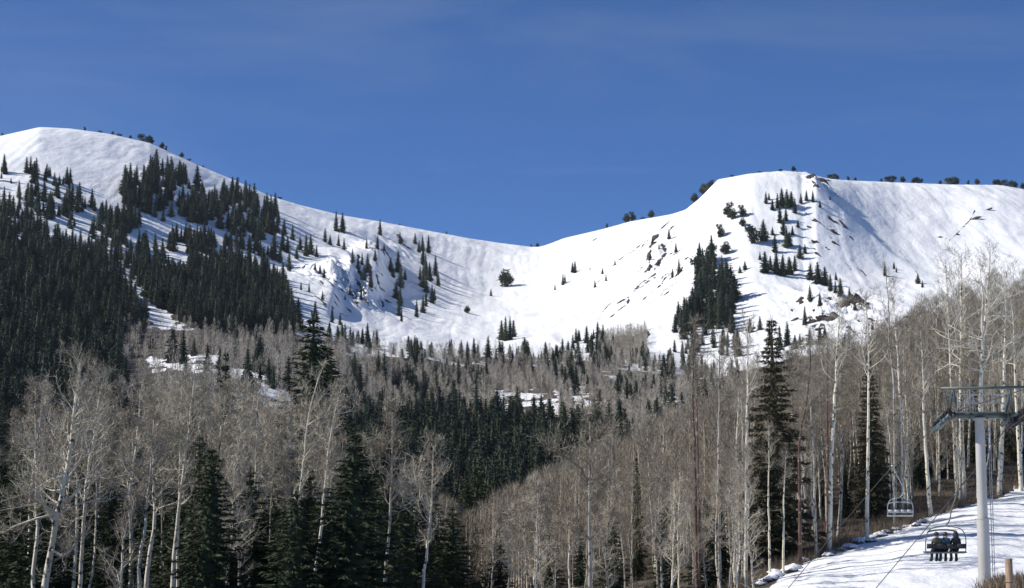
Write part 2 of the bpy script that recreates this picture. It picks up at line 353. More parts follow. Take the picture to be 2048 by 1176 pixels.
DARKP = [[(-400, 470), (60, 480), (190, 535), (240, 590), (300, 600), (300, 660), (640, 672), (640, 690), (250, 700), (240, 900), (-400, 900)], [(270, 590), (340, 575), (400, 535), (470, 532), (560, 570), (600, 672), (420, 672), (365, 650)]]
ys = np.concatenate([np.linspace(-60, 60, 16), np.geomspace(61.5, 260, 190), np.geomspace(262, 1100, 170), np.arange(1104, 2720, 4.2), np.linspace(2730, 3900, 40)])
NS = 1001
sc_ = np.linspace(-1, 1, NS); sc_ = np.sign(sc_) * (np.abs(sc_) * .80 + .20 * np.abs(sc_) ** 3)
Yg, Sg = np.meshgrid(ys, sc_, indexing='ij'); Xg = Sg * (np.maximum(Yg, 0) * .40 + 30 * np.exp(-np.maximum(Yg, 0) / 400))
Zg = H(Xg, Yg)
PX, PY = proj(Xg, np.maximum(Yg, 5), Zg)
v3y = np.interp(PX, [p[0] for p in V3Y], [p[1] for p in V3Y])
NX_ = PX + 14 * fbm(Xg / 14, Yg / 30, 3, 61); NY_ = PY + 7 * fbm(Xg / 11, Yg / 24, 3, 62)
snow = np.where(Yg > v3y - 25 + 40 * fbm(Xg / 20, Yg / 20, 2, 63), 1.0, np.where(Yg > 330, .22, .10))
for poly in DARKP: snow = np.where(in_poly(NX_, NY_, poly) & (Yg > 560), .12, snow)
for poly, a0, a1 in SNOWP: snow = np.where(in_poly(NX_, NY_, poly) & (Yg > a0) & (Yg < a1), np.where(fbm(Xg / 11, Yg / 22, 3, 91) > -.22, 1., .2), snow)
ag = Xg / np.maximum(Yg, 5)
runY = np.interp(PX, [p[0] for p in RUNY], [p[1] for p in RUNY])
edge = 3.5 * fbm(Xg / 5, Yg / 5, 3, 77)
runm = (Yg < runY + edge) & (Xg > 8 + (Yg - 90) * .21) & (Yg > 45)
snow = np.where(runm, 1., snow)
snow = np.where((((Xg - 18.8) / 2.6) ** 2 + ((Yg - 70) / 6) ** 2) < 1, -.4, snow)
snow = np.where(in_poly(NX_, NY_, [(1212, 684), (1250, 670), (1292, 666), (1298, 715), (1280, 722), (1195, 718)]) & (Yg > 1250), .20, snow)
nY, nX = Yg.shape
idx = np.arange(nY * nX).reshape(nY, nX)
Q = np.stack([idx[:-1, :-1], idx[:-1, 1:], idx[1:, 1:], idx[1:, :-1]], -1).reshape(-1, 4)
V = np.stack([Xg, Yg, Zg], -1).reshape(-1, 3)
def sub(name, mask, mat):
    q = Q[mask]; u, inv = np.unique(q.ravel(), return_inverse=True)
    o = mk(name, V[u], inv.reshape(-1, 4), mat, None, True, None, {'snow': snow.ravel()[u]}); o['kind'] = 'structure'; return o
far_m = (Yg[:-1, :-1] > 1080).ravel(); run_q = (runm[:-1, :-1]).ravel() & ~far_m
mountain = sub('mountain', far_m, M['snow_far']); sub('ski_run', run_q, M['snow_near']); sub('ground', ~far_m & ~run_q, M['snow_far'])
# ------------------------------------------------------------------ conifers
def conifer(seed, h, rad, nlev, per, nb, bl, bw, droop=.35, bare=.06, sparse=0., spire=1.0, rough=.25):
    """returns (trunk G, crown G). boughs carry many small needle sprays"""
    rng = np.random.default_rng(seed); T = G(); K = G()
    T.tube([(0, 0, -1.), (0, 0, h * .5), (0, 0, h * .98)], [h * .014, h * .009, h * .002], 6)
    B = []; D = []; Ln = []; Wd = []
    for i in range(nlev):
        s = bare + (1 - bare) * ((i + rng.uniform(-.3, .3)) / nlev); s = min(max(s, bare), .995)
        prof = (1 - s) ** spire * (.35 + .65 * min(1, (s - bare + .05) / .16)) if s < .4 else (1 - s) ** spire
        z = h * s; n = max(3, int(per * (0.5 + .5 * (1 - s))))
        a0 = rng.uniform(0, 2 * PI)
        for k in range(n):
            if rng.random() < sparse: continue
            az = a0 + 2 * PI * k / n + rng.uniform(-.3, .3)
            L = rad * prof * rng.uniform(1 - rough * 1.6, 1 + rough) + .02 * h * (1 - s) + .006 * h
            m = max(3, int(nb * (L / rad + .15)))
            t = rng.uniform(.12, 1, m) ** .8
            dr = droop * rng.uniform(.5, 1.4) * (1 - .9 * s) - .25 * s
            r = L * t; side = rng.uniform(-1, 1, m) * L * .26 * (1 - t * .75)
            zz = z - dr * r + .28 * dr * L * t ** 3 + rng.normal(0, .008 * h * .4, m)
            ca, sa = math.cos(az), math.sin(az)
            b = np.stack([ca * r - sa * side, sa * r + ca * side, zz], 1)
            ang = az + np.sign(side) * rng.uniform(.1, 1.1, m)
            d = np.stack([np.cos(ang), np.sin(ang), rng.uniform(-.75, .30, m)], 1); d /= np.linalg.norm(d, axis=1)[:, None]
            B.append(b); D.append(d); q = (.55 + .45 * (1 - s)); Ln.append(bl * q * rng.uniform(.6, 1.3, m)); Wd.append(bw * q * rng.uniform(.6, 1.3, m))
            if nb > 18 and L > .5: T.tube([(0, 0, z), (ca * L * .5, sa * L * .5, z - dr * L * .5), (ca * L * .9, sa * L * .9, z - dr * L * .8)], [.03, .02, .008], 3, 0, False)
    # leader
    K.blades(np.concatenate(B), np.concatenate(D), np.concatenate(Ln), np.concatenate(Wd), 0, rng)
    K.blades(np.array([(0, 0, h * (.93 + .01 * i)) for i in range(6)]), np.array([(rng.normal() * .15, rng.normal() * .15, 1) for i in range(6)]), h * .05, h * .008, 0, rng)
    return T, K
FARC = []      # far conifer shapes, height 1
for i in range(9):
    sh = [(.17, 1.0), (.14, .95), (.20, 1.1), (.12, .9), (.16, .75), (.19, .9), (.13, .7), (.22, 1.0), (.15, .85)][i]
    T, K = conifer(100 + i, 1.0, sh[0] * .92, 24, 8, 9, .075, .042, .3, .03, .05, sh[1] * .85, .3)
    a = G(); zz = np.linspace(.04, .93, 9); rr_ = sh[0] * .5 * (1 - zz) ** (sh[1] * .85); a.tube(np.stack([zz * 0, zz * 0, zz], 1), rr_ * (1 + .35 * (np.arange(9) % 2)), 7, 0, False); v, f, m = T.get(); a.add(v, f, 1); v, f, m = K.get(); a.add(v, f, 0); FARC.append(a.get())
def pinegeo(seed, lobes, wide):
    """rounded timberline pine of several foliage masses on crooked stems, height 1"""
    rng = np.random.default_rng(seed); a = G()
    for k in range(lobes):
        x = rng.uniform(-1, 1) * wide * .42; y = rng.uniform(-.3, .3) * wide * .5; z = rng.uniform(.30, .74) if k else .74
        rr = rng.uniform(.17, .27) * (1 - .4 * abs(x) / (wide * .5 + .01))
        a.tube([(x * .25, y * .25, -.12), (x * .6, y * .6, z * .5), (x, y, z)], [.035, .025, .012], 5, 1)
        n = 130; d = rng.normal(size=(n, 3)); d /= np.linalg.norm(d, axis=1)[:, None]
        b = np.array([x, y, z]) + d * rr * rng.uniform(.35, 1, n)[:, None] * np.array([1.1, 1, .95])
        a.blades(b, d + rng.normal(0, .5, (n, 3)), .09, .055, 0, rng)
    # skirts so the mass reads down to the snow
    n = int((170 if wide > 1 else 75) * lobes ** .5); zz_ = rng.uniform(.0, .62, n); x = rng.uniform(-.5, .5, n) * wide * (.55 + .7 * zz_) * (1 if wide > 1 else .8); b = np.stack([x, rng.uniform(-.2, .2, n) * wide, zz_], 1)
    a.blades(b, rng.normal(size=(n, 3)) * .6 + np.array([0, 0, .6]), .11, .07, 0, rng)
    return a.get()
PINE = [pinegeo(i, [3, 5, 7, 4, 9, 6][i], [.42, .7, 1.7, .55, 2.2, 1.2][i]) for i in range(6)]
FAR_ME = [mk('fir_tree', v, f, [M['needle_far'], M['conifer_bark']], None, False, m, link=False).data for v, f, m in FARC]
PINE_ME = [mk('pine_tree', v, f, [M['needle_pine'], M['conifer_bark']], None, False, m, link=False).data for v, f, m in PINE]
rs = random.Random(5)
trees = []     # far conifers: [priority, X, Y, Z, h, shape, label, group]
def far_tree(px, py, hpx, label, group, prio=0, y0=500., hm=None, shape=None):
    X, Y, Z = ground(px, py, y0)
    h = hm if hm else hpx * Y / F
    o_ = rs.random(); h *= 1 if hpx else (.55 + .6 * o_ ** .7)
    trees.append([prio + h / Y * 1000, X, Y, Z - .02 * h, h, shape if shape is not None else rs.randrange(9), label, group])
ISO = {
 'slim': ('dark fir standing in the open snow between the left forest and the cliff', 'firs scattered left of the cliff',
   [(672, 462, 44), (685, 464, 42), (650, 484, 30), (660, 490, 22), (677, 492, 24), (688, 500, 26), (600, 500, 30), (612, 512, 46), (621, 508, 42), (633, 514, 26), (593, 518, 26), (575, 505, 36), (548, 520, 60), (565, 500, 50), (560, 525, 40), (630, 540, 16), (640, 548, 20), (648, 556, 22), (602, 580, 18), (618, 584, 20), (690, 600, 12), (578, 540, 40), (585, 480, 34), (568, 470, 34), (545, 470, 44)]),
 'cliff': ('dark fir growing among the rocks of the cliff left of the bowl', 'firs on the cliff',
   [(760, 470, 34), (755, 498, 30), (750, 522, 26), (733, 497, 22), (768, 502, 18), (705, 525, 30), (716, 540, 34), (724, 530, 28), (735, 545, 40), (728, 560, 30), (742, 575, 30), (700, 590, 20), (722, 600, 24), (664, 645, 34), (680, 650, 26), (630, 640, 40), (800, 488, 26), (830, 488, 24), (645, 600, 20)]),
 'bowl': ('slim dark fir in the cluster on the left wall of the snow bowl', 'firs in the bowl left wall cluster',
   [(845, 502, 34), (857, 506, 38), (838, 505, 26), (846, 530, 42), (851, 552, 48), (846, 575, 44), (859, 562, 40), (871, 552, 46), (876, 572, 30), (864, 606, 38), (852, 613, 36), (833, 634, 36), (846, 626, 38), (869, 600, 26), (781, 545, 32), (786, 555, 26), (796, 545, 46), (801, 575, 52), (792, 598, 40), (800, 612, 44), (798, 632, 36), (803, 643, 30), (810, 560, 24), (852, 585, 36), (840, 560, 30)]),
 'mid': ('small dark fir standing alone on the pale bowl floor', 'lone firs on the bowl floor', [(982, 592, 16), (1110, 580, 14), (1180, 540, 10), (1080, 600, 0)]),
 'trio': ('dark fir in the tight clump at the foot of the bowl', 'fir clump at the foot of the bowl', [(1003, 680, 42), (1011, 682, 52), (1020, 680, 50), (1027, 674, 36)]),
 'cent': ('small fir on the white slope right of the bowl', 'small firs on the slope right of the bowl', [(1145, 545, 22), (1150, 546, 26), (1126, 570, 24), (1130, 566, 18), (1205, 548, 14), (1212, 562, 16), (1190, 575, 18), (1338, 478, 22), (1352, 505, 22), (1305, 490, 20), (1300, 520, 16), (1230, 530, 12), (1318, 500, 14), (1358, 545, 30), (1345, 555, 20)]),
 'rp': ('dark fir scattered over the right hand peak', 'firs scattered on the right peak',
   [(1527, 482, 46), (1532, 407, 26), (1545, 420, 22), (1555, 416, 32), (1564, 412, 38), (1574, 416, 40), (1583, 414, 34), (1590, 426, 32), (1572, 442, 28), (1560, 446, 36), (1567, 470, 36), (1573, 495, 46), (1579, 492, 30), (1602, 407, 22), (1613, 402, 24), (1626, 404, 26), (1640, 415, 16), (1530, 546, 46), (1541, 540, 30), (1553, 548, 52), (1566, 552, 46), (1579, 549, 38), (1590, 541, 32), (1600, 517, 30), (1610, 507, 20), (1621, 560, 36), (1636, 567, 46), (1650, 571, 40), (1661, 582, 36), (1671, 586, 26), (1681, 592, 38), (1699, 602, 30), (1490, 540, 20), (1480, 546, 16), (1620, 602, 34), (1640, 612, 30), (1672, 560, 16), (1770, 552, 30), (1788, 538, 16), (1793, 545, 12), (1836, 567, 22), (1845, 575, 16), (1585, 470, 20), (1596, 455, 18), (1520, 520, 18), (1545, 470, 18), (1710, 620, 20), (1660, 400, 8), (1550, 505, 40), (1538, 400, 16)]),
 'rb': ('dark fir at the foot of the right hand peak above the bare woods', 'firs at the foot of the right peak',
   [(1452, 598, 62), (1462, 602, 76), (1470, 596, 50), (1442, 580, 44), (1500, 665, 30), (1540, 690, 40), (1560, 695, 46), (1575, 690, 50), (1590, 698, 30), (1520, 660, 30), (1640, 690, 40), (1650, 680, 30), (1690, 690, 24), (1620, 690, 36), (1600, 690, 24), (1610, 650, 40), (1745, 660, 20), (1760, 690, 26), (1815, 690, 46), (1806, 690, 50)]),
}
PINES = {
 'lone': ('lone rounded pine casting a shadow in the middle of the snow bowl', None, [(1010, 573, 38, 1)]),
 'stump': ('small ragged pine low on the left of the bowl floor', None, [(935, 626, 16, 1)]),
 'upl': ('rounded open pine on the bright shoulder of the right hand peak', 'rounded pines on the right shoulder', [(1458, 434, 34, 0), (1466, 438, 24, 1), (1484, 434, 28, 0), (1440, 474, 30, 0), (1452, 508, 28, 1), (1506, 486, 38, 3), (1486, 452, 18, 1), (1420, 520, 34, 3), (1402, 560, 50, 3)]),
}
EDGE = ('rounded bushy pine silhouetted along the left hand ridge line', 'pines along the left ridge'), ('rounded bushy pine silhouetted along the right hand ridge line', 'pines along the right ridge')
EP = [(165, 262, 9, 0), (222, 272, 8, 1), (236, 274, 6, 2), (258, 280, 8, 1), (288, 288, 17, 2), (300, 292, 13, 1), (322, 302, 14, 1), (330, 304, 10, 0), (362, 320, 12, 1), (376, 326, 5, 2), (405, 338, 5, 1), (197, 270, 5, 2), (0, 277, 6, 1), (560, 402, 5, 2), (800, 455, 4, 1), (893, 472, 6, 0), (1062, 497, 6, 0), (1075, 498, 9, 1)]
EPR = [(1214, 462, 10, 0), (1254, 449, 20, 1), (1264, 447, 22, 0), (1303, 441, 17, 1), (1285, 443, 5, 2), (1390, 410, 20, 1), (1408, 392, 22, 1), (1416, 384, 20, 5), (1424, 376, 14, 0), (1588, 347, 12, 1), (1562, 347, 5, 2), (1665, 364, 12, 2), (1676, 365, 10, 1), (1697, 366, 10, 0), (1712, 367, 8, 1), (1764, 369, 8, 1), (1782, 370, 15, 2), (1806, 370, 14, 1), (1829, 371, 12, 1), (1839, 371, 14, 5), (1882, 373, 9, 1), (1905, 374, 18, 2), (1915, 374, 14, 1), (1938, 374, 10, 0), (1955, 374, 14, 1), (1990, 375, 12, 1), (2000, 376, 13, 5), (2018, 378, 15, 2), (2032, 380, 14, 1), (2046, 384, 13, 1), (1465, 357, 5, 2), (1520, 348, 4, 2)]
pines = []
def pine(px, py, hpx, shape, label, group, top=False):
    X, Y, Z = crest(px) if top else ground(px, py, 1250.); h = hpx * Y / F
    o = bpy.data.objects.new('pine_tree', PINE_ME[shape]); C.objects.link(o); o.location = (X, Y, Z - .06 * h); o.scale = (h * 1.15, h * 1.15, h * 1.1); o.rotation_euler.z = rs.choice([0, PI]) + rs.uniform(-.35, .35)
    tag(o, label, 'tree', group)
for lab, grp, L in PINES.values():
    for q in L: pine(*q, lab, grp)
for q in EP: pine(*q, *EDGE[0], True)
for q in EPR: pine(*q, *EDGE[1], True)
for lab, grp, L in ISO.values():
    for x, y, h in L:
        if h: far_tree(x, y, h, lab, grp, 100, 1250. if x > 620 or y < 470 else 1000.)
def fill(poly, n, hm, lab, grp, y0=560., y1=2700., prio=0, clump=None, shapes=None):
    xs = [p[0] for p in poly]; ys_ = [p[1] for p in poly]; k = 0; tries = 0
    while k < n and tries < n * 30:
        tries += 1; x = rs.uniform(min(xs), max(xs)); y = rs.uniform(min(ys_), max(ys_))
        if not in_poly(np.array(x), np.array(y), poly): continue
        if (y0 < 1000 and any(in_poly(np.array(x), np.array(y - 6.), sp[0]) for sp in SNOWP)) and rs.random() < .35: continue
        if clump and vn(np.array(x / clump[0]), np.array(y / clump[1]), clump[2]) < clump[3] + rs.uniform(-.25, .25): continue
        far_tree(x, y, 0, lab, grp, prio, y0, rs.uniform(*hm), shapes and rs.choice(shapes)); k += 1
LB = ('dark fir in the dense stand below the left hand summit', 'firs in the stand below the left summit')
fill([(228, 385), (300, 345), (350, 350), (430, 395), (500, 400), (560, 425), (565, 470), (520, 490), (460, 470), (400, 452), (330, 445), (280, 425)], 185, (13, 27), *LB, 1300., prio=8, clump=(26, 15, 3, -.3))
fill([(240, 400), (270, 380), (300, 395), (300, 440), (250, 440)], 12, (14, 22), *LB, 1300., prio=8)
LU = ('dark fir on the snowy slope above the left forest edge', 'firs above the left forest edge')
fill([(-20, 340), (60, 335), (140, 350), (220, 420), (260, 480), (180, 470), (80, 440), (-20, 440)], 105, (8, 20), *LU, 1100., prio=6, clump=(30, 12, 8, -.1))
fill([(190, 440), (330, 500), (520, 530), (560, 520), (480, 490), (330, 470), (230, 430)], 120, (9, 19), *LU, 1200., prio=3, clump=(40, 18, 9, -.1))
LF = ('dark fir within the dense forest covering the left slope', 'firs of the dense left slope forest')
fill([(190, 520), (262, 566), (340, 560), (400, 522), (470, 520), (560, 560), (575, 600), (600, 668), (420, 662), (365, 650), (300, 600)], 640, (9, 22), *LF, 800.)
fill([(-60, 445), (0, 448), (60, 458), (110, 475), (190, 520), (235, 575), (300, 645), (240, 700), (250, 790), (230, 860), (-60, 880)], 1250, (9, 23), *LF, 560.)
fill([(160, 470), (250, 470), (330, 505), (330, 560), (262, 566), (240, 562), (190, 520)], 80, (10, 20), *LF, 1000.)
LM = ('dark fir among bare woods on the valley hillside below the bowl', 'firs of the valley hillside')
fill([(655, 690), (720, 690), (900, 715), (1000, 715), (1300, 725), (1480, 745), (1400, 880), (1200, 900), (1120, 950), (700, 950), (640, 800)], 430, (9, 18), *LM, 620., 1420., clump=(60, 16, 4, .0), shapes=[1, 3, 6, 4, 8])
fill([(640, 680), (700, 680), (780, 695), (900, 708), (1050, 712), (1300, 722), (1300, 735), (1000, 728), (700, 705)], 80, (9, 15), *LM, 1000., clump=(40, 22, 6, -.5))
fill([(1130, 690), (1200, 660), (1230, 700), (1200, 722), (1120, 722)], 26, (10, 16), *LM, 1200.)
fill([(300, 690), (600, 690), (640, 800), (500, 790), (300, 780)], 26, (11, 19), *LM, 620., 1230., clump=(60, 22, 7, -.1), shapes=[1, 3, 6, 4, 8])
LV = ('dark fir packed in the shaded valley floor wood', 'firs of the valley floor wood')
fill([(660, 900), (760, 860), (900, 840), (1120, 870), (1230, 895), (1130, 960), (1080, 1040), (950, 1090), (800, 1080), (600, 1060)], 900, (14, 22), *LV, 480., 1000.)
fill([(-80, 850), (240, 840), (300, 880), (640, 950), (640, 1060), (-80, 1060)], 200, (11, 19), 'dark fir on the valley floor behind the left aspens', 'firs behind the left aspens', 380., 700.)
LD = ('dark fir in the thick wedge of trees on the spur of the right peak', 'firs of the dark wedge on the right spur')
fill([(1395, 530), (1430, 520), (1450, 545), (1475, 620), (1470, 670), (1400, 670), (1340, 690), (1330, 675), (1380, 625), (1390, 590)], 105, (15, 25), *LD, 1250., prio=6)
LR = ('dark fir on the snow knoll under the right peak', 'firs on the snow knoll under the right peak')
fill([(1350, 690), (1480, 680), (1480, 735), (1330, 735)], 26, (9, 17), *LR, 1250., prio=2, shapes=[3, 6, 1])
trees.sort(key=lambda t: -t[0])
NI = 272
for p, X, Y, Z, h, s, lab, grp in trees[:NI]:
    o = bpy.data.objects.new('fir_tree', FAR_ME[s]); C.objects.link(o); o.location = (X, Y, Z); o.rotation_euler.z = rs.uniform(0, 6.28)
    w = h * rs.uniform(.75, 1.25) * (1.35 if 'right hand peak' in lab else 1); o.scale = (w, w, h); tag(o, lab, 'tree', grp)
def merge(name, recs, lib, mats, label, cat):
    Vs = []; Fs = []; Ms = []; Ts = []; n = 0
    for X, Y, Z, h, w, s, rz in recs:
        v, f, m = lib[s]; c, q = math.cos(rz), math.sin(rz)
        vv = np.empty_like(v); vv[:, 0] = (v[:, 0] * c - v[:, 1] * q) * w + X; vv[:, 1] = (v[:, 0] * q + v[:, 1] * c) * w + Y; vv[:, 2] = v[:, 2] * h + Z
        Vs.append(vv.astype(np.float32)); Fs.append(f + n); Ms.append(m); Ts.append(np.full(len(v), rs.random(), np.float32)); n += len(v)
    o = mk(name, np.concatenate(Vs), np.concatenate(Fs), mats, None, False, np.concatenate(Ms), {'tint': np.concatenate(Ts)})
    return tag(o, label, cat, None, 'stuff')
merge('fir_forest', [(X, Y, Z, h, h * rs.uniform(.9, 1.3), s, rs.uniform(0, 6.28)) for p, X, Y, Z, h, s, lab, grp in trees[NI:]], FARC, [M['needle_far'], M['conifer_bark']], 'far dark fir forest covering the left slope and the valley hillsides', 'forest')
# near conifers: trunk + crown
SPR = []
for i, (h, r, nl, per, nb, sp, spi, key) in enumerate([(20, 3.6, 46, 11, 34, .05, .9, 'needle'), (17, 3.0, 40, 11, 30, .1, .8, 'needle'), (22, 3.1, 44, 11, 40, .1, .75, 'needle_dry'), (14, 3.2, 34, 11, 32, .1, .85, 'needle')]):
    T, K = conifer(300 + i, h, r, int(nl * 1.15), per + 1, int(nb * 1.35), .60, .21, .42, .04, sp, spi, .42)
    if i != 2 or 1: zz = np.linspace(1, h * .92, 12); K.tube(np.stack([zz * 0, zz * 0, zz], 1), r * (.25 if i == 2 else .42) * (1 - zz / h) * (1 + .4 * (np.arange(12) % 2)), 8, 0, False)
    v, f, m = T.get(); tm = mk('trunk', v, f, M['conifer_bark'], link=False).data; v, f, m = K.get(); km = mk('crown', v, f, M[key], link=False).data
    SPR.append((h, tm, km))
def spruce(px, ytop, Y, kind, label, group=None, wide=1.):
    X, _, zt = P(px, ytop, Y); zg = float(H(X, Y)); h0, tm, km = SPR[kind]; s = (zt - zg) / h0
    e = empty('spruce_tree', (X, Y, zg), label, 'tree', group); e.scale = (s * wide, s * wide, s); e.rotation_euler.z = rs.uniform(0, 6.28)
    for n, me in (('trunk', tm), ('crown', km)):
        o = bpy.data.objects.new(n, me); C.objects.link(o); o.parent = e
SG = 'shadowed spruces behind the left aspens'; SL = 'shadowed dark green spruce filling the gap behind the pale left aspens'
spruce(628, 632, 190, 0, 'tallest wide spruce rising above the left aspens towards the bowl', None, 1.45)
spruce(452, 700, 175, 1, 'dark spruce with its pointed top beside the snow patch on the left', None, .55)
spruce(655, 690, 200, 1, 'second dark spruce leaning on the tallest left spruce', None, 1.2)
for q in [(430, 905, 104, 0), (385, 960, 98, 3), (500, 940, 112, 1), (560, 930, 118, 0), (620, 930, 108, 1), (715, 850, 102, 0), (400, 870, 103, 0), (585, 900, 102, 1), (760, 960, 112, 1), (815, 930, 135, 0), (905, 1010, 140, 1), (330, 905, 125, 1), (280, 900, 130, 0), (225, 920, 128, 1), (40, 900, 135, 1), (90, 960, 122, 3), (5, 920, 140, 0), (150, 880, 140, 1), (870, 990, 150, 1), (470, 830, 140, 1), (540, 860, 150, 0), (955, 930, 240, 1), (990, 960, 260, 1), (930, 960, 210, 0), (360, 850, 150, 0), (600, 860, 160, 0), (840, 900, 190, 0), (680, 880, 180, 1), (775, 880, 200, 1), (-30, 900, 150, 1), (190, 860, 165, 1), (250, 900, 175, 0), (310, 880, 180, 1), (400, 880, 175, 0), (440, 870, 185, 1), (505, 890, 190, 0), (560, 880, 195, 1), (650, 900, 205, 0), (120, 900, 175, 0), (60, 890, 185, 1), (350, 1000, 112, 3), (460, 1000, 106, 3), (580, 1010, 104, 3), (640, 1000, 100, 3)]:
    q = (q[0], q[1], q[2] + (13 if q[2] < 112 else 0), q[3]); spruce(*q, SL, SG, rs.uniform(1.2, 1.5))
for q in [(425, 895, 98, 0), (710, 865, 97, 1), (592, 985, 96, 3)]: spruce(*q, 'full dark spruce standing in front of the pale left aspens', 'front spruces among the left aspens', 1.35)
spruce(1543, 632, 166, 2, 'tall ragged spruce with layered boughs among the right hand aspens', None, 1.0)
spruce(1558, 900, 168, 1, 'short spruce at the foot of the tall ragged spruce', None, .9)
spruce(1736, 705, 190, 2, 'narrow olive dark spruce behind the aspens left of the lift tower', None, .8)
spruce(1880, 690, 240, 1, 'dark spruce behind the aspens above the lift crossarm', None, .6)
spruce(1700, 780, 215, 1, 'dark spruce half hidden behind trunks right of the ragged spruce', None, .8)
spruce(1273, 900, 185, 1, 'slim dark spruce rising from the lower bare woods', None, .35)
spruce(1000, 1030, 150, 2, 'pale olive young spruce at the bottom of the valley gap', None, .9)
spruce(1160, 1050, 170, 3, 'low spruce hidden in the lower bare woods', None, .7)
for q_ in [(1905, 745, 232, 0), (1945, 760, 225, 1), (1990, 740, 236, 0), (2030, 770, 228, 1), (1870, 770, 215, 0), (1640, 860, 200, 0), (1500, 880, 195, 1), (1440, 960, 168, 0), (1330, 990, 165, 1), (1100, 1040, 150, 3), (1225, 1010, 158, 1), (1410, 1000, 158, 3), (1500, 985, 168, 0), (1690, 930, 192, 1), (1765, 880, 200, 0), (1835, 850, 206, 1)]: spruce(*q_, 'dark spruce standing in the shade behind the right hand aspens', 'shaded spruces behind the right aspens', .9)
spruce(2046, 700, 230, 1, 'dark spruce cut by the right picture edge above the lift', None, .6)
spruce(1800, 655, 300, 1, 'pair of small dark spruce tops, first at the crest of the bare hill', None, .4)
spruce(1815, 652, 302, 1, 'second small dark spruce top at the crest of the bare hill', None, .4)
# ------------------------------------------------------------------ aspens
UQ = 1.
def branchy(T, K, rng, p0, d0, L, r0, lev, ntw, tw, sub, sides=5):
    """one crooked branch with side branches and twigs"""
    n = 5 if lev else 4; pts = [np.array(p0, float)]; d = np.array(d0, float)
    for i in range(n):
        d = d + rng.normal(0, .22, 3); d[2] += .13; d /= np.linalg.norm(d); pts.append(pts[-1] + d * L / n)
    pts = np.array(pts); T.tube(pts, np.linspace(r0, r0 * .28, n + 1), sides, 0, False)
    def along(t): k = min(int(t * n), n - 1); q = t * n - k; return pts[k] * (1 - q) + pts[k+1] * q, pts[k+1] - pts[k]
    if lev:
        for j in range(sub):
            t = .22 + .78 * (j + rng.random()) / sub; p, dd = along(min(t, .98)); dd = dd / np.linalg.norm(dd)
            s = rng.normal(size=3); s -= dd * s.dot(dd); s /= np.linalg.norm(s); nd_ = dd * .65 + s * .75; nd_[2] += .15; nd_ /= np.linalg.norm(nd_)
            branchy(T, K, rng, p, nd_, L * rng.uniform(.28, .5) * (1.15 - t * .5), r0 * .42, lev - 1, ntw, tw, max(2, sub - 3), 3)
    m = ntw; t = rng.uniform(.1, 1, m); B = []; D = []
    for q in t:
        p, dd = along(q); dd = dd / np.linalg.norm(dd); s = rng.normal(size=3); s[2] += .5; s /= np.linalg.norm(s); e = dd * .6 + s * .8; B.append(p); D.append(e / np.linalg.norm(e))
    B = np.array(B); D = np.array(D); Lt = tw * rng.uniform(.5, 1.3, m)
    K.blades(B, D, Lt, .026 * UQ, 0, rng)
    q = rng.uniform(.2, .8, m)[:, None]; D2 = D + rng.normal(0, .6, D.shape); D2 /= np.linalg.norm(D2, axis=1)[:, None]
    K.blades(B + D * Lt[:, None] * q, D2, Lt * .6, .02 * UQ, 0, rng)
BM = .06
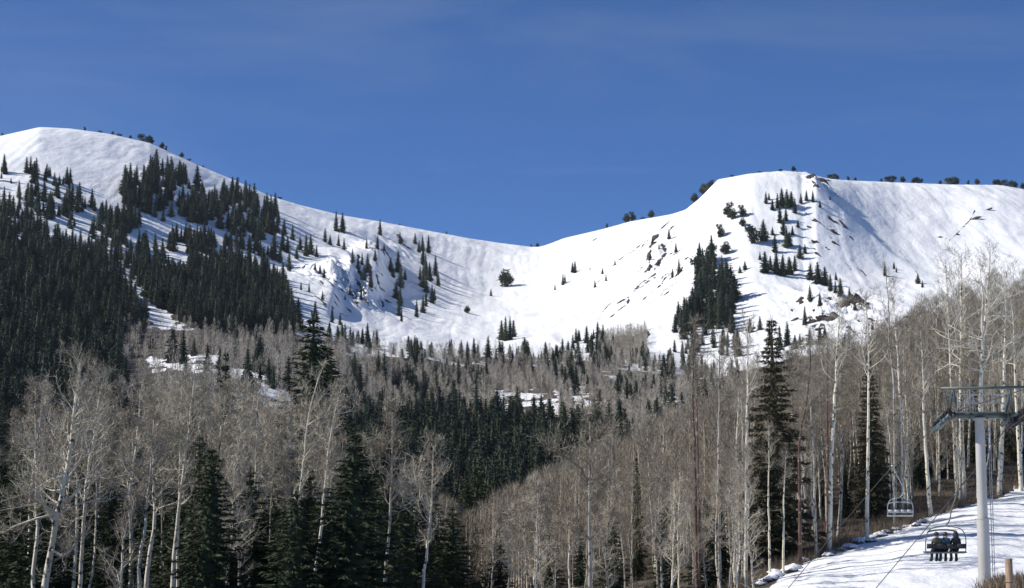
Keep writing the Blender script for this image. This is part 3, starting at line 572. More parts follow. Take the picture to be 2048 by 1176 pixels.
def aspen(seed, h=15., r0=.15, path=None, cs=.5, nbr=30, bl=.17, ntw=6, tw=.5, sub=5, extra=(), crook=.25, up=.55):
    rng = np.random.default_rng(seed); T = G(); K = G(); B_ = G(); global UQ; UQ = 1. if h > 2 or path is not None else 1 / 14.
    if path is None:
        n = 9; x = np.cumsum(rng.normal(0, crook, n)) * .5; y = np.cumsum(rng.normal(0, crook, n)) * .5
        path = np.stack([x - x[0], y - y[0], np.linspace(0, h, n)], 1)
    path = np.asarray(path, float); h = path[-1][2] - path[0][2]
    s = np.linspace(0, 1, 22); tt = np.linspace(0, 1, len(path))
    # smooth resample by height
    pz = path[:, 2]; cp = np.stack([np.interp(s, (pz - pz[0]) / h, path[:, 0]), np.interp(s, (pz - pz[0]) / h, path[:, 1]), pz[0] + s * h], 1)
    cp[1:-1] = (cp[:-2] + 2 * cp[1:-1] + cp[2:]) / 4
    cp[:, :2] += rng.normal(0, .02, (22, 2)) * (s > 0)[:, None] * UQ
    cp[0, 2] -= .8 * UQ; rad = r0 * (1 - .86 * s ** 1.1); rad[0] *= 1.15
    T.tube(cp, rad, 9)
    for j in range(nbr):
        t = cs + (1 - cs) * (j + rng.random()) / nbr; t = min(t, .99); k = t * 21; i = min(int(k), 20); q = k - i
        p = cp[i] * (1 - q) + cp[i+1] * q; az = rng.uniform(0, 2 * PI); el = rng.uniform(.15, 1.) * up * 1.6 + .35 * (t - cs)
        d = (math.cos(az) * math.cos(el), math.sin(az) * math.cos(el), math.sin(el))
        f = (t - cs) / (1 - cs); L = h * bl * (1.05 - .72 * f) * rng.uniform(.55, 1.2) * min(1, .55 + f * 3)
        branchy(B_, K, rng, p, d, L, min(.42 * float(np.interp(t, s, rad)), BM), 1, ntw, tw, sub)
    for j in range(int(nbr * .25)):       # dead stubs below the crown
        t = rng.uniform(cs * .45, cs); p = np.array([np.interp(t, s, cp[:, c]) for c in range(3)]); az = rng.uniform(0, 2 * PI)
        branchy(B_, K, rng, p, (math.cos(az), math.sin(az), rng.uniform(-.2, .4)), rng.uniform(.3, 1.3) * UQ, .018 * UQ, 0, 3, tw * .7, 0, 3)
    for ex in extra:                      # traced limbs
        ex = np.asarray(ex, float); ra = r0 * .34; B_.tube(ex, np.linspace(ra, ra * .3, len(ex)), 6, 0, False)
        for j in range(12):
            t = rng.uniform(.25, 1) * (len(ex) - 1); i = min(int(t), len(ex) - 2); p = ex[i] + (ex[i+1] - ex[i]) * (t - i); dd = ex[i+1] - ex[i]; dd = dd / np.linalg.norm(dd) + rng.normal(0, .6, 3); dd[2] += .1; dd /= np.linalg.norm(dd)
            branchy(B_, K, rng, p, dd, rng.uniform(.7, 1.8), .018, 1, ntw, tw, 4, 3)
    return T, B_, K
def crown_mesh(B_, K, mb, mt, link=False, parent=None):
    a = G(); v, f, m = B_.get(); a.add(v, f, 0); v, f, m = K.get(); a.add(v, f, 1); v, f, m = a.get()
    return mk('crown', v, f, [mb, mt], parent, False, m, link=link)
PROT = []      # (height, trunk mesh, crown mesh)
specs = [(15, .15, .52, 30, .16, 'bark_pale', 'branch'), (15, .13, .45, 32, .17, 'bark_pale', 'branch'), (15, .12, .6, 24, .15, 'bark_grey', 'branch'), (15, .16, .5, 34, .19, 'bark_grey', 'branch_dark'),
         (15, .10, .62, 20, .13, 'bark_grey', 'branch_dark'), (15, .14, .55, 28, .18, 'bark_pale', 'branch_dark'), (15, .10, .5, 26, .13, 'bark_pale', 'branch'), (15, .12, .55, 26, .16, 'bark_red', 'branch_dark'), (15, .11, .3, 38, .15, 'bark_grey', 'branch'), (15, .09, .4, 30, .12, 'bark_grey', 'branch')]
for i, (h, r, cs, nb, bl, bk, br) in enumerate(specs):
    T, B_, K = aspen(500 + i, h, r, None, cs, nb, bl, 7, .55, 5)
    v, f, m = T.get(); tm = mk('trunk', v, f, M[bk], None, True, link=False).data
    PROT.append((h, tm, crown_mesh(B_, K, M[br], M['twig_pale' if i in (0, 6, 8) else 'twig']).data))
CANX, CANY = [-300, 0, 250, 560, 690, 730, 860, 930, 980, 1100, 1250, 1390, 1500, 1600, 1800, 1900, 2048, 2300], [770, 775, 765, 785, 815, 900, 960, 1040, 1005, 940, 870, 810, 752, 695, 625, 568, 525, 480]
def canopy(X, Y, h, slack=0, lo=6.):
    z = float(H(X, Y)); px, py = proj(X, Y, z + h); c = np.interp(px, CANX, CANY) - slack + rs.uniform(-8, 22)
    if py < c: h = float(at_ang(px, c)[1]) * Y - z
    return h if h > lo else None
def place_aspen(X, Y, h, k, label, group, tilt=.03):
    z = float(H(X, Y)); h0, tm, cm = PROT[k]; s = h / h0
    e = empty('aspen_tree', (X, Y, z), label, 'tree', group); w = s ** .6 * rs.uniform(.9, 1.15); e.scale = (w, w, s)
    e.rotation_euler = (rs.gauss(0, tilt), rs.gauss(0, tilt), rs.uniform(0, 6.28))
    for n, me in (('trunk', tm), ('crown', cm)):
        o = bpy.data.objects.new(n, me); C.objects.link(o); o.parent = e
def hero(seed, Y, pts, wpx, label, bark='bark_pale', br='branch', cs=.5, nbr=26, bl=.15, extra=(), up=.55, base=None, sub=5, ntw=5, group=None):
    """aspen whose trunk follows traced points (top first allowed)"""
    pts = sorted(pts, key=lambda p: -p[1])
    if base: Y = hit(pts[0][0], pts[0][1], base, 400.)
    rng = random.Random(seed)
    W = [P(x, y, Y) for x, y in pts]; xb, yb, zb = W[0]; zg = float(H(xb, Y))
    if zb > zg + .3: W = [(xb - (W[1][0] - xb) * min(1.5, (zb - zg) / max(1, W[1][2] - zb)) * .5, Y, zg)] + W
    W = [(x, y + rng.uniform(-.4, .4) * (i > 0), z) for i, (x, y, z) in enumerate(W)]
    o = np.array(W[0]); W = np.array(W) - o
    EX = [[np.array(P(x, y, Y - k * .35)) - o for k, (x, y) in enumerate(e)] for e in extra]
    h = W[-1][2]
    T, B_, K = aspen(seed, h, wpx * Y / F / 2 * 1.12, W, cs, nbr, bl, ntw, .55, sub, EX, .2, up)
    e = empty('aspen_tree', tuple(o), label, 'tree', group); v, f, m = T.get(); mk('trunk', v, f, M[bark], e, True); crown_mesh(B_, K, M[br], M['twig_pale' if seed < 20 and br == 'branch' else 'twig'], True, e)
BM = .085
hero(1, 100, [(86, 1173), (100, 1105), (118, 1016), (132, 958), (140, 904), (148, 806), (159, 760), (164, 722)], 15, 'thickest pale leaning aspen with long sweeping limbs at the left edge', cs=.42, nbr=54, bl=.24,
     extra=[[(132, 962), (150, 938), (162, 918), (166, 874), (172, 850)], [(137, 922), (110, 912), (85, 902), (58, 888)], [(117, 1010), (95, 1004), (50, 1012), (-5, 1022)], [(112, 1028), (70, 1038), (30, 1052), (5, 1066)], [(104, 1100), (125, 1112), (140, 1104), (150, 1090)], [(135, 950), (100, 960), (60, 985), (10, 1000)]])
hero(2, 104, [(157, 1173), (169, 1056), (176, 953), (186, 874), (196, 796), (211, 735)], 9, 'pale slender aspen just right of the thick leaning one', cs=.5, nbr=36, bl=.18, extra=[[(172, 1030), (150, 1040), (135, 1052)], [(178, 950), (215, 958), (240, 952)]])
hero(3, 108, [(350, 1085), (363, 972), (375, 879), (385, 796), (392, 740)], 10, 'pale aspen leaning right with a forked top left of centre', cs=.5, nbr=30, bl=.17, extra=[[(375, 890), (350, 882), (328, 884)]])
hero(4, 109, [(360, 972), (362, 874), (365, 775)], 7, 'thin white aspen crossing the leaning forked one', cs=.6, nbr=18, bl=.12)
hero(5, 92, [(240, 1173), (245, 1090), (252, 1040), (268, 1016), (262, 990)], 7, 'short crooked bushy aspen low in the left foreground', cs=.3, nbr=26, bl=.22)
hero(6, 118, [(323, 1040), (325, 894), (331, 770)], 5, 'very thin mottled aspen left of the forked leaning one', 'bark_grey', cs=.6, nbr=20, bl=.12)
hero(7, 116, [(512, 1002), (512, 894), (518, 775)], 6, 'bright thin aspen, right one of the close group below the snow patch', cs=.6, nbr=22, bl=.14)
hero(8, 118, [(495, 1000), (500, 894), (508, 780)], 5, 'bright thin aspen, left one of the close group below the snow patch', cs=.65, nbr=18, bl=.12)
hero(9, 114, [(539, 1124), (544, 992), (556, 800)], 4.5, 'thin grey aspen right of the close bright group', 'bark_grey', cs=.6, nbr=18, bl=.13)
hero(10, 118, [(573, 1020), (576, 900), (578, 800)], 5, 'thin straight aspen left of the tall curving one', cs=.6, nbr=18, bl=.12)
hero(11, 110, [(595, 1040), (607, 918), (615, 835), (625, 796), (640, 745)], 8, 'bright curving aspen forked near the top beneath the tallest spruce', cs=.5, nbr=26, bl=.15, extra=[[(609, 915), (630, 890), (645, 870)], [(616, 850), (640, 835), (660, 828)]])
hero(12, 106, [(630, 1149), (642, 1056), (656, 918), (669, 830), (683, 775)], 8, 'long pale aspen slanting up to the right past the tallest spruce', cs=.58, nbr=24, bl=.14)
hero(13, 104, [(768, 1173), (782, 998), (784, 903), (786, 820)], 8, 'reddish grey aspen with a bushy spreading top near centre', 'bark_grey', 'branch_dark', cs=.6, nbr=30, bl=.2, extra=[[(784, 920), (765, 905), (745, 895)]])
hero(14, 98, [(846, 1173), (860, 1036), (865, 974), (867, 880)], 8, 'cream aspen with bright hooked limbs left of the valley gap', cs=.5, nbr=24, bl=.16, extra=[[(860, 1010), (842, 1000), (826, 992)], [(858, 1008), (848, 980), (828, 965)]])
hero(15, 110, [(1018, 1173), (1018, 1020)], 5, 'short thin grey aspen pole right of the valley gap', 'bark_grey', cs=.5, nbr=14, bl=.10)
hero(16, 105, [(1073, 1176), (1075, 985)], 6, 'thin whitish aspen pole between the valley gap and the broken limb tree', cs=.6, nbr=12, bl=.1)
hero(17, 108, [(1139, 1176), (1139, 1035)], 6, 'short pale snag left of the tall tree with the broken limb', cs=.7, nbr=8, bl=.08)
hero(18, 100, [(1180, 1176), (1179, 970), (1181, 903), (1178, 790)], 10, 'tall dark and pale aspen with a broken limb reaching left', 'bark_grey', 'branch_dark', cs=.62, nbr=22, bl=.13, extra=[[(1179, 970), (1162, 936), (1139, 918), (1115, 908), (1092, 897)], [(1180, 968), (1195, 966), (1212, 972)], [(1181, 880), (1195, 880), (1205, 876)]])
hero(19, 104, [(1345, 1173), (1349, 1057), (1349, 975)], 6, 'small bright forked aspen low in the right hand woods', cs=.4, nbr=26, bl=.2)
RH = 'slender russet and pale aspens of the right woods'
hero(20, 145, [(1393, 1110), (1391, 937), (1386, 795), (1388, 640)], 8, 'dark russet aspen, left of the close pair of dark trunks', 'bark_red', 'branch_dark', cs=.7, nbr=22, bl=.13)
hero(21, 147, [(1399, 1110), (1397, 937), (1393, 795), (1396, 680)], 6, 'dark russet aspen, right of the close pair of dark trunks', 'bark_red', 'branch_dark', cs=.75, nbr=16, bl=.11)
hero(22, 148, [(1438, 1115), (1436, 979), (1438, 874), (1439, 670)], 7, 'straight aspen right of the dark pair, pale below and russet above', 'bark_grey', 'branch_dark', cs=.72, nbr=22, bl=.14)
hero(23, 0, [(1486, 1160), (1488, 926), (1485, 795), (1464, 686)], 8, 'aspen bending left at its top beside the ragged spruce', 'bark_grey', 'branch_dark', cs=.68, nbr=24, bl=.15, base=120)
hero(24, 150, [(1492, 1136), (1493, 874), (1497, 640)], 8, 'pale straight aspen touching the left side of the ragged spruce', cs=.66, nbr=26, bl=.15)
hero(25, 150, [(1475, 1100), (1475, 1005), (1472, 895), (1478, 780)], 6, 'thin two toned aspen left of the trunks by the ragged spruce', 'bark_pale', cs=.75, nbr=12, bl=.1)
hero(26, 0, [(1600, 1130), (1598, 874), (1619, 764), (1620, 670)], 7, 'aspen kinked to the right at mid height, right of the ragged spruce', 'bark_red', 'branch_dark', cs=.68, nbr=24, bl=.15, base=120)
hero(27, 0, [(1632, 1114), (1629, 926), (1621, 770), (1618, 690)], 6, 'aspen crossing the kinked one, russet above and pale below', 'bark_grey', 'branch_dark', cs=.7, nbr=18, bl=.12, base=120)
hero(28, 170, [(1655, 1080), (1655, 926), (1653, 680)], 6, 'dark straight aspen left of the brightest trunk', 'bark_red', 'branch_dark', cs=.7, nbr=18, bl=.12)
hero(29, 0, [(1658, 1105), (1663, 900), (1674, 733), (1680, 600)], 10, 'brightest white aspen slanting up right of the ragged spruce', cs=.66, nbr=26, bl=.16, base=120)
hero(30, 0, [(1734, 1082), (1737, 745), (1736, 677), (1730, 590)], 8, 'straight white aspen in front of the narrow olive spruce', cs=.64, nbr=26, bl=.15, base=120)
hero(31, 185, [(1790, 1060), (1788, 820), (1785, 718), (1778, 701), (1777, 636), (1771, 540)], 7, 'tall crooked aspen with a dark thin top against the snow', 'bark_grey', 'branch_dark', cs=.6, nbr=26, bl=.14)
hero(32, 190, [(1805, 1040), (1800, 820), (1793, 690), (1788, 590)], 7, 'pale wavy aspen right of the tall crooked one', cs=.6, nbr=20, bl=.13)
hero(33, 0, [(1862, 1032), (1856, 960), (1848, 820), (1846, 745), (1842, 660)], 8, 'pale aspen just left of the lift crossarm', cs=.6, nbr=26, bl=.15, base=120)
hero(34, 200, [(1915, 1000), (1903, 772), (1898, 636), (1893, 530)], 8, 'pale aspen behind the left end of the lift crossarm', cs=.52, nbr=36, bl=.2)
hero(35, 198, [(1928, 1000), (1922, 820), (1924, 595), (1924, 505)], 10, 'white aspen with a broad crown between crossarm end and tower pole', cs=.5, nbr=44, bl=.24, up=.4)
hero(36, 196, [(1960, 990), (1962, 820), (1967, 690), (1978, 560), (1982, 500)], 11, 'thick white forked aspen behind the lift tower pole', cs=.5, nbr=46, bl=.24, up=.4, extra=[[(1966, 700), (1964, 640), (1966, 587), (1960, 540)]])
hero(37, 200, [(1998, 985), (2005, 820), (2011, 663), (2014, 570)], 10, 'pale aspen right of the forked one behind the tower', cs=.6, nbr=30, bl=.17)
hero(38, 202, [(2042, 975), (2033, 800), (2025, 652), (2022, 590)], 8, 'pale leaning aspen at the right picture edge', cs=.6, nbr=26, bl=.16)
hero(39, 152, [(1540, 1150), (1536, 1000), (1538, 850)], 5, 'thin pale aspen in front of the base of the ragged spruce', cs=.7, nbr=12, bl=.1)
hero(40, 152, [(1568, 1140), (1566, 1000), (1572, 900)], 5, 'thin pale aspen in front of the right skirt of the ragged spruce', cs=.7, nbr=12, bl=.1)
BM = .06
LA = ('bare greyish aspen crowded in the left foreground wood', 'bare aspens of the left foreground wood')
for i in range(70):
    Y = rs.uniform(116, 190) if i > 8 else rs.uniform(100, 118); px = (rs.uniform(-20, 720) if i > 8 else rs.choice([rs.uniform(0, 330), rs.uniform(420, 600)])) if i < 66 else rs.uniform(600, 900); top = rs.uniform(752, 840) if px < 560 else rs.uniform(800, 930)
    X, _, zt = P(px, top, Y); h_ = canopy(X, Y, zt - float(H(X, Y)), 10)
    if h_: place_aspen(X, Y, h_, rs.choice([0, 1, 0, 6, 4, 5, 6, 8, 8]), *LA)
LC = ('thin young aspen in the low bare thicket right of the valley gap', 'young aspens of the lower thicket')
for i in range(62):
    Y = rs.uniform(118, 210); px = rs.uniform(960, 1520); X = (px - CX) / F * Y; h_ = canopy(X, Y, rs.uniform(8.5, 11.5), 0, 4.)
    if h_: place_aspen(X, Y, h_, rs.choice([2, 4, 6, 8, 9, 9]), *LC)
LH = ('bare aspen of the brown wood covering the right hand hill', 'bare aspens of the right hand hill')
recs = []
def hillpt(y0, y1, x0, x1):
    Y = rs.uniform(y0, y1); px = rs.uniform(x0, x1); a, _ = at_ang(px, 900.); X = float(a) * Y; return X, Y, px
k = 0
while k < 130:
    X, Y, px = hillpt(150, 262, 1300 if k % 3 == 0 else 1560, 2080)
    if Y < np.interp(px, [p[0] for p in RUNY], [p[1] for p in RUNY]) + 4: continue
    h_ = canopy(X, Y, rs.uniform(11, 16.5), 35 if px > 1560 else 8)
    if h_: place_aspen(X, Y, h_, rs.choice([0, 1, 2, 3, 4, 5, 6, 7, 3]), *LH); k += 1
# the further bare woods: one mass
LIBA = []
for i in range(5):
    rng = np.random.default_rng(900 + i); T, B_, K = aspen(800 + i, 1., .009, None, [.35, .45, .3, .5, .4][i], 20, .17, 5, .05, 3, (), .012)
    a = G(); v, f, m = T.get(); a.add(v, f, 0); v, f, m = B_.get()
    a.add(v, f, 1)
    n = 700; z = rng.uniform(.22, 1, n); rr = .15 * np.sin(np.clip((z - .2) / .8, 0, 1) * PI) ** .6 * np.sqrt(rng.random(n)); az = rng.uniform(0, 6.28, n)
    d = np.stack([np.cos(az) * .3, np.sin(az) * .3, np.ones(n)], 1) + rng.normal(0, .26, (n, 3)); d /= np.linalg.norm(d, axis=1)[:, None]
    a.blades(np.stack([rr * np.cos(az), rr * np.sin(az), z], 1), d, rng.uniform(.04, .11, n), .0025, 2, rng); LIBA.append(a.get())
LIBF = []
for i in range(5):
    rng = np.random.default_rng(950 + i); a = G(); a.tube([(0, 0, -.05), (.01 * i, 0, .5), (0, 0, .97)], [.010, .008, .003], 3, 0, False)
    n = 120; z = rng.uniform(.15, 1, n); rr = .17 * np.sin(np.clip((z - .05) / .95, 0, 1) * PI) ** .6 * np.sqrt(rng.random(n)); az = rng.uniform(0, 6.28, n)
    d = np.stack([np.cos(az) * .3, np.sin(az) * .3, np.ones(n)], 1) + rng.normal(0, .25, (n, 3)); d /= np.linalg.norm(d, axis=1)[:, None]
    a.blades(np.stack([rr * np.cos(az), rr * np.sin(az), z - .05], 1), d, rng.uniform(.06, .14, n), .016, 1, rng); LIBF.append(a.get())
recs = []; k = 0
while k < 1050:
    X, Y, px = hillpt(180, 420, 880, 2140)
    if Y < np.interp(px, [880, 1500, 1740, 2140], [180, 172, 186, 226]): continue
    h_ = canopy(X, Y, rs.uniform(10, 14.5), 6, 4.)
    if h_: recs.append((X, Y, float(H(X, Y)), h_, h_ * rs.uniform(1, 1.3), rs.randrange(5), rs.uniform(0, 6.28)))
    k += 1
while k < 1085:
    Y = rs.uniform(190, 330); px = rs.uniform(-80, 700); X = (px - CX) / F * Y; h_ = canopy(X, Y, rs.uniform(9, 15)); k += 1
    if h_: recs.append((X, Y, float(H(X, Y)), h_, h_ * 1.2, rs.randrange(5), rs.uniform(0, 6.28)))
merge('aspen_forest', recs, LIBA, [M['bark_pale'], M['branch_dark'], M['twig']], 'brown bare aspen wood covering the right hand hill behind the nearer trunks', 'forest')
recs = []
WEDGE = [(690, 850), (900, 812), (1130, 865), (1250, 870), (1120, 960), (900, 1080), (560, 1080), (600, 880)]
def ffill(poly, n, hm, y0, y1):
    xs = [p[0] for p in poly]; ys_ = [p[1] for p in poly]; k = 0; tr = 0
    while k < n and tr < n * 20:
        tr += 1; x = rs.uniform(min(xs), max(xs)); y = rs.uniform(min(ys_), max(ys_))
        if not in_poly(np.array(x), np.array(y), poly): continue
        if any(in_poly(np.array(x), np.array(y - 8.), sp[0]) or in_poly(np.array(x), np.array(y - 28.), sp[0]) for sp in SNOWP) and rs.random() < .62: continue
        if vn(np.array(x / 26.), np.array(y / 14.), 55) > .75: continue
        if in_poly(np.array(x), np.array(y - 20.), WEDGE) and rs.random() < .88: continue
        X, Y, Z = ground(x, y, y0, y1)
        recs.append((X, Y, Z, rs.uniform(*hm), rs.uniform(*hm) * .9, rs.randrange(5), rs.uniform(0, 6.28))); k += 1
ffill([(230, 665), (600, 676), (690, 700), (690, 900), (560, 900), (240, 860)], 750, (9, 14), 560., 1260.)
ffill([(640, 698), (900, 712), (1100, 716), (1300, 730), (1500, 744), (1500, 850), (1200, 920), (1100, 990), (660, 980)], 1900, (8, 13), 560., 1440.)
ffill([(1190, 722), (1200, 676), (1292, 660), (1300, 735)], 560, (6, 10), 1200., 1600.)
ffill([(1500, 748), (1700, 705), (1760, 700), (1760, 800), (1500, 850)], 250, (9, 13), 560., 1420.)
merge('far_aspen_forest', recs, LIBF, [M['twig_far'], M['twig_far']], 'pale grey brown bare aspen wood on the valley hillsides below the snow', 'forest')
# dry brush along the piste edge and on the wood floor
rng = np.random.default_rng(70); a = G(); bs = []
for i in range(1500):
    px = rs.uniform(930, 2080); Yr = float(np.interp(px, [p[0] for p in RUNY], [p[1] for p in RUNY]))
    Y = Yr + (rs.random() ** 2) * 60 + rs.uniform(-1, 2) if px > 1480 else rs.uniform(105, 210); X = (px - CX) / F * Y; bs.append((X, Y, float(H(X, Y))))
for i in range(500):
    X = rs.gauss(18.9, 1.4); Y = rs.uniform(65, 75); bs.append((X, Y, float(H(X, Y))))
for i in range(900):
    px = rs.uniform(-60, 960); Y = rs.uniform(90, 200); X = (px - CX) / F * Y; bs.append((X, Y, float(H(X, Y))))
bs = np.array(bs); n = 22; B = np.repeat(bs, n, 0) + rng.normal(0, .25, (len(bs) * n, 3)) * [1, 1, .1]; D = rng.normal(0, .5, B.shape) + [0, 0, 1.]; D /= np.linalg.norm(D, axis=1)[:, None]
a.blades(B, D, np.repeat(rng.uniform(.5, 1.5, len(bs)), n) * np.where(np.repeat(bs[:, 1], n) < 80, .4, 1), .03, 0, rng)
tag(a.build('undergrowth', M['brush']), 'dry brown leafless brush along the edge of the ski run and under the trees', 'brush', None, 'stuff')
# ------------------------------------------------------------------ rocks
def rock(px, py, wpx, hpx, ang, label, group, seed, y0=1250., depth=.8):
    X, Y, Z = ground(px, py, y0); s = Y / F; w = wpx * s / 2; h = hpx * s / 2; rng = np.random.default_rng(seed)
    nu, nv = 22, 12; V = []
    for j in range(nv):
        for i in range(nu):
            u = 2 * PI * i / nu; v = PI * (j + .5) / nv; V.append((math.cos(u) * math.sin(v), math.sin(u) * math.sin(v), math.cos(v)))
    V = np.array(V); q = V * 2.1 + seed * 3.7
    nz = vn(q[:, 0] * 1.3 + q[:, 2], q[:, 1] * 1.3 - q[:, 2] * .7, seed) * .38 + np.abs(vn(q[:, 0] * 3 + q[:, 2] * 2, q[:, 1] * 3, seed + 1)) * .35
    V = V * (1 + nz)[:, None]; V = np.round(V * 3.5) / 3.5 * .45 + V * .55
    W = V * np.array([w, max(h, w * .35) * depth, h]); ca, sa = math.cos(ang), math.sin(ang)
    W = np.stack([W[:, 0] * ca - W[:, 2] * sa, W[:, 1], W[:, 0] * sa + W[:, 2] * ca], 1)
    # drape: follow the slope so that only the crest of the outcrop shows
    gz = H(X + W[:, 0], Y + W[:, 1] * 1.0) - Z
    W[:, 2] = gz * .9 + W[:, 2] * 1.05
    f = [(j*nu + i, j*nu + (i+1) % nu, (j+1)*nu + (i+1) % nu, (j+1)*nu + i) for j in range(nv-1) for i in range(nu)]
    o = mk('rock_outcrop', W, f, M['rock']); o.location = (X, Y, Z - h * .15); tag(o, label, 'rock', group)
def band(pts, wpx, label, group, seed):
    """crest of broken rock along a line on the slope"""
    W = []
    for (x0, y0), (x1, y1) in zip(pts[:-1], pts[1:]):
        n = max(2, int(math.hypot(x1 - x0, y1 - y0) / 2.2))
        for k in range(n): W.append(ground(x0 + (x1 - x0) * k / n, y0 + (y1 - y0) * k / n, 1250.))
    W.append(ground(*pts[-1], 1250.)); W = np.array(W); n = len(W); rng = np.random.default_rng(seed)
    T = np.gradient(W[:, :2], axis=0); T /= np.linalg.norm(T, axis=1)[:, None] + 1e-9; S = np.stack([-T[:, 1], T[:, 0]], 1)
    i = np.arange(n); wd = wpx * W[:, 1] / F * np.clip(.6 + 1.1 * vn(i / 3.1, i * 0. + seed, seed) + .4 * rng.normal(size=n), .05, 2.2); wd[0] = wd[-1] = .1
    V = []
    for k, (o, h) in enumerate(((-1, -.6), (-.55, .22), (0, .34), (.5, .2), (1, -.6))):
        q = W[:, :2] + S * (wd * o * .9 + rng.normal(0, .12, n) * wd)[:, None]; V.append(np.column_stack([q, H(q[:, 0], q[:, 1]) + wd * h * rng.uniform(.6, 1.2, n) + (.0 if abs(o) < 1 else -.3)]))
    V = np.stack(V, 1).reshape(-1, 3); f = [(a * 5 + b, a * 5 + b + 1, a * 5 + b + 6, a * 5 + b + 5) for a in range(n - 1) for b in range(4)] + [(a * 5 + 4, a * 5, a * 5 + 5, a * 5 + 9) for a in range(n - 1)]
    c = V.mean(0); o = mk('rock_outcrop', V - c, f, M['rock']); o.location = c; tag(o, label, 'rock', group)
LBD = ('broken brown rock band running diagonally down the snow of the right spur', 'diagonal rock bands on the right spur')
for k, (w_, L) in enumerate([(3.0, [(1342, 440), (1313, 466), (1304, 476), (1280, 490), (1270, 500), (1251, 511), (1237, 521), (1223, 535), (1206, 554), (1185, 576)]), (6.5, [(1316, 466), (1305, 488), (1297, 511), (1300, 535), (1287, 549)]),
    (5.0, [(1323, 486), (1332, 507), (1313, 528), (1309, 540)]), (4.2, [(1313, 548), (1282, 566), (1268, 583), (1256, 595), (1232, 609)]), (3.6, [(1257, 595), (1256, 607), (1237, 621), (1220, 636)]), (5.5, [(1366, 533), (1356, 550), (1328, 564), (1304, 587)]),
    (3.2, [(1356, 564), (1323, 584)]), (3.0, [(1370, 500), (1344, 511)]), (2.4, [(1194, 476), (1180, 486)]), (2.0, [(1311, 598), (1294, 611)]), (2.6, [(1300, 560), (1284, 574), (1272, 578)]), (4, [(1288, 488), (1276, 505), (1274, 520)]), (2.0, [(1230, 600), (1215, 612), (1200, 630)]), (3, [(1345, 545), (1330, 556), (1318, 575)])]): band(L, w_, *LBD, 40 + k)
LBC = ('broken dark rock edge stepping down the snowy cliff left of the bowl', 'cliff rocks left of the bowl')
for k, (w_, L) in enumerate([(3.5, [(628, 590), (644, 602), (660, 618)]), (4, [(664, 582), (680, 604), (688, 612)]), (4, [(700, 582), (715, 612)]), (5, [(712, 558), (724, 577), (730, 592)]), (6, [(716, 530), (722, 548), (726, 562)]), (5, [(738, 520), (742, 545), (738, 566)]), (5, [(794, 467), (810, 492), (826, 501)]),
    (4.5, [(752, 524), (766, 552)]), (3.5, [(736, 490), (752, 506)]), (3, [(655, 560), (672, 576), (690, 580)]), (3, [(640, 560), (650, 575)]), (4, [(700, 520), (708, 540)]), (3.5, [(690, 612), (704, 626)]), (2.6, [(608, 580), (622, 586)]), (3, [(770, 500), (782, 520)]), (4, [(727, 596), (738, 612)]), (2.5, [(645, 590), (655, 600)]), (4, [(757, 560), (750, 580)])]): band(L, w_, *LBC, 80 + k)
LBP = ('thin dark rock line following the crest right of the peak', 'thin rock lines right of the peak')
for k, (w_, L) in enumerate([(2.6, [(1655, 436), (1672, 446), (1697, 458)]), (1.6, [(1798, 500), (1820, 528), (1842, 556)]), (2, [(1898, 482), (1915, 466), (1940, 440), (1950, 420)]), (3.5, [(1616, 350), (1632, 358), (1650, 360), (1664, 362)]), (3.5, [(1622, 360), (1634, 370), (1640, 384)]), (2, [(1600, 420), (1622, 432), (1640, 446), (1660, 462)])]): band(L, w_, *LBP, 120 + k)
rk = random.Random(77)
for lab_, grp_, poly, nn, ang, wr_ in [(*LBC, [(635, 560), (700, 500), (760, 480), (772, 610), (700, 640), (650, 630)], 26, -.8, (2, 5)), (*LBD, [(1265, 480), (1340, 455), (1368, 520), (1350, 610), (1235, 625)], 22, .75, (1.5, 4)),
        ('small dark rock edge showing through the snow of the right peak', 'small rocks scattered on the right peak', [(1600, 440), (1690, 440), (1730, 570), (1640, 560)], 20, -.5, (1.5, 4.5)),
        ('dark rock edge in the broken ground under the right peak', 'rocks in the broken ground under the right peak', [(1575, 600), (1740, 590), (1730, 680), (1600, 675)], 26, -.35, (3, 8))]:
    k = 0
    while k < nn:
        x = rk.uniform(min(p[0] for p in poly), max(p[0] for p in poly)); y = rk.uniform(min(p[1] for p in poly), max(p[1] for p in poly))
        if not in_poly(np.array(x), np.array(y), poly): continue
        L_ = rk.uniform(6, 20); a_ = ang + rk.uniform(-.4, .4); band([(x, y), (x + L_ * .5 * math.cos(a_) + rk.uniform(-2, 2), y - L_ * .5 * math.sin(a_)), (x + L_ * math.cos(a_), y - L_ * math.sin(a_))], rk.uniform(*wr_), lab_, grp_, 200 + k); k += 1
RK = [
      ('grey rock rib poking out high on the right hand peak', 'rock ribs high on the right peak',
       [(1625, 352, 22, 8, -.3), (1645, 362, 26, 9, -.2), (1632, 372, 12, 8, -.5), (1665, 442, 20, 4, -.6), (1690, 452, 22, 3, -.5), (1632, 485, 20, 6, -.5), (1668, 465, 14, 9, -.3), (1672, 488, 16, 5, -.4), (1620, 455, 12, 4, -.5), (1628, 441, 8, 4, -.4), (1948, 438, 26, 4, .35), (1915, 470, 8, 4, .2), (1880, 475, 10, 4, .1), (1975, 420, 20, 3, .5)]),
      ('brown rock outcrop at the foot of the right hand peak', 'brown outcrops below the right peak',
       [(1712, 602, 46, 20, -.05), (1690, 608, 24, 18, -.2), (1660, 600, 26, 10, -.2), (1648, 640, 34, 14, -.4), (1668, 632, 26, 16, -.3), (1625, 645, 22, 8, -.2), (1600, 600, 14, 8, 0), (1725, 612, 24, 10, .1), (1590, 640, 14, 6, -.2), (1640, 660, 16, 8, -.3), (1500, 660, 20, 6, .2)])]
n_ = 0
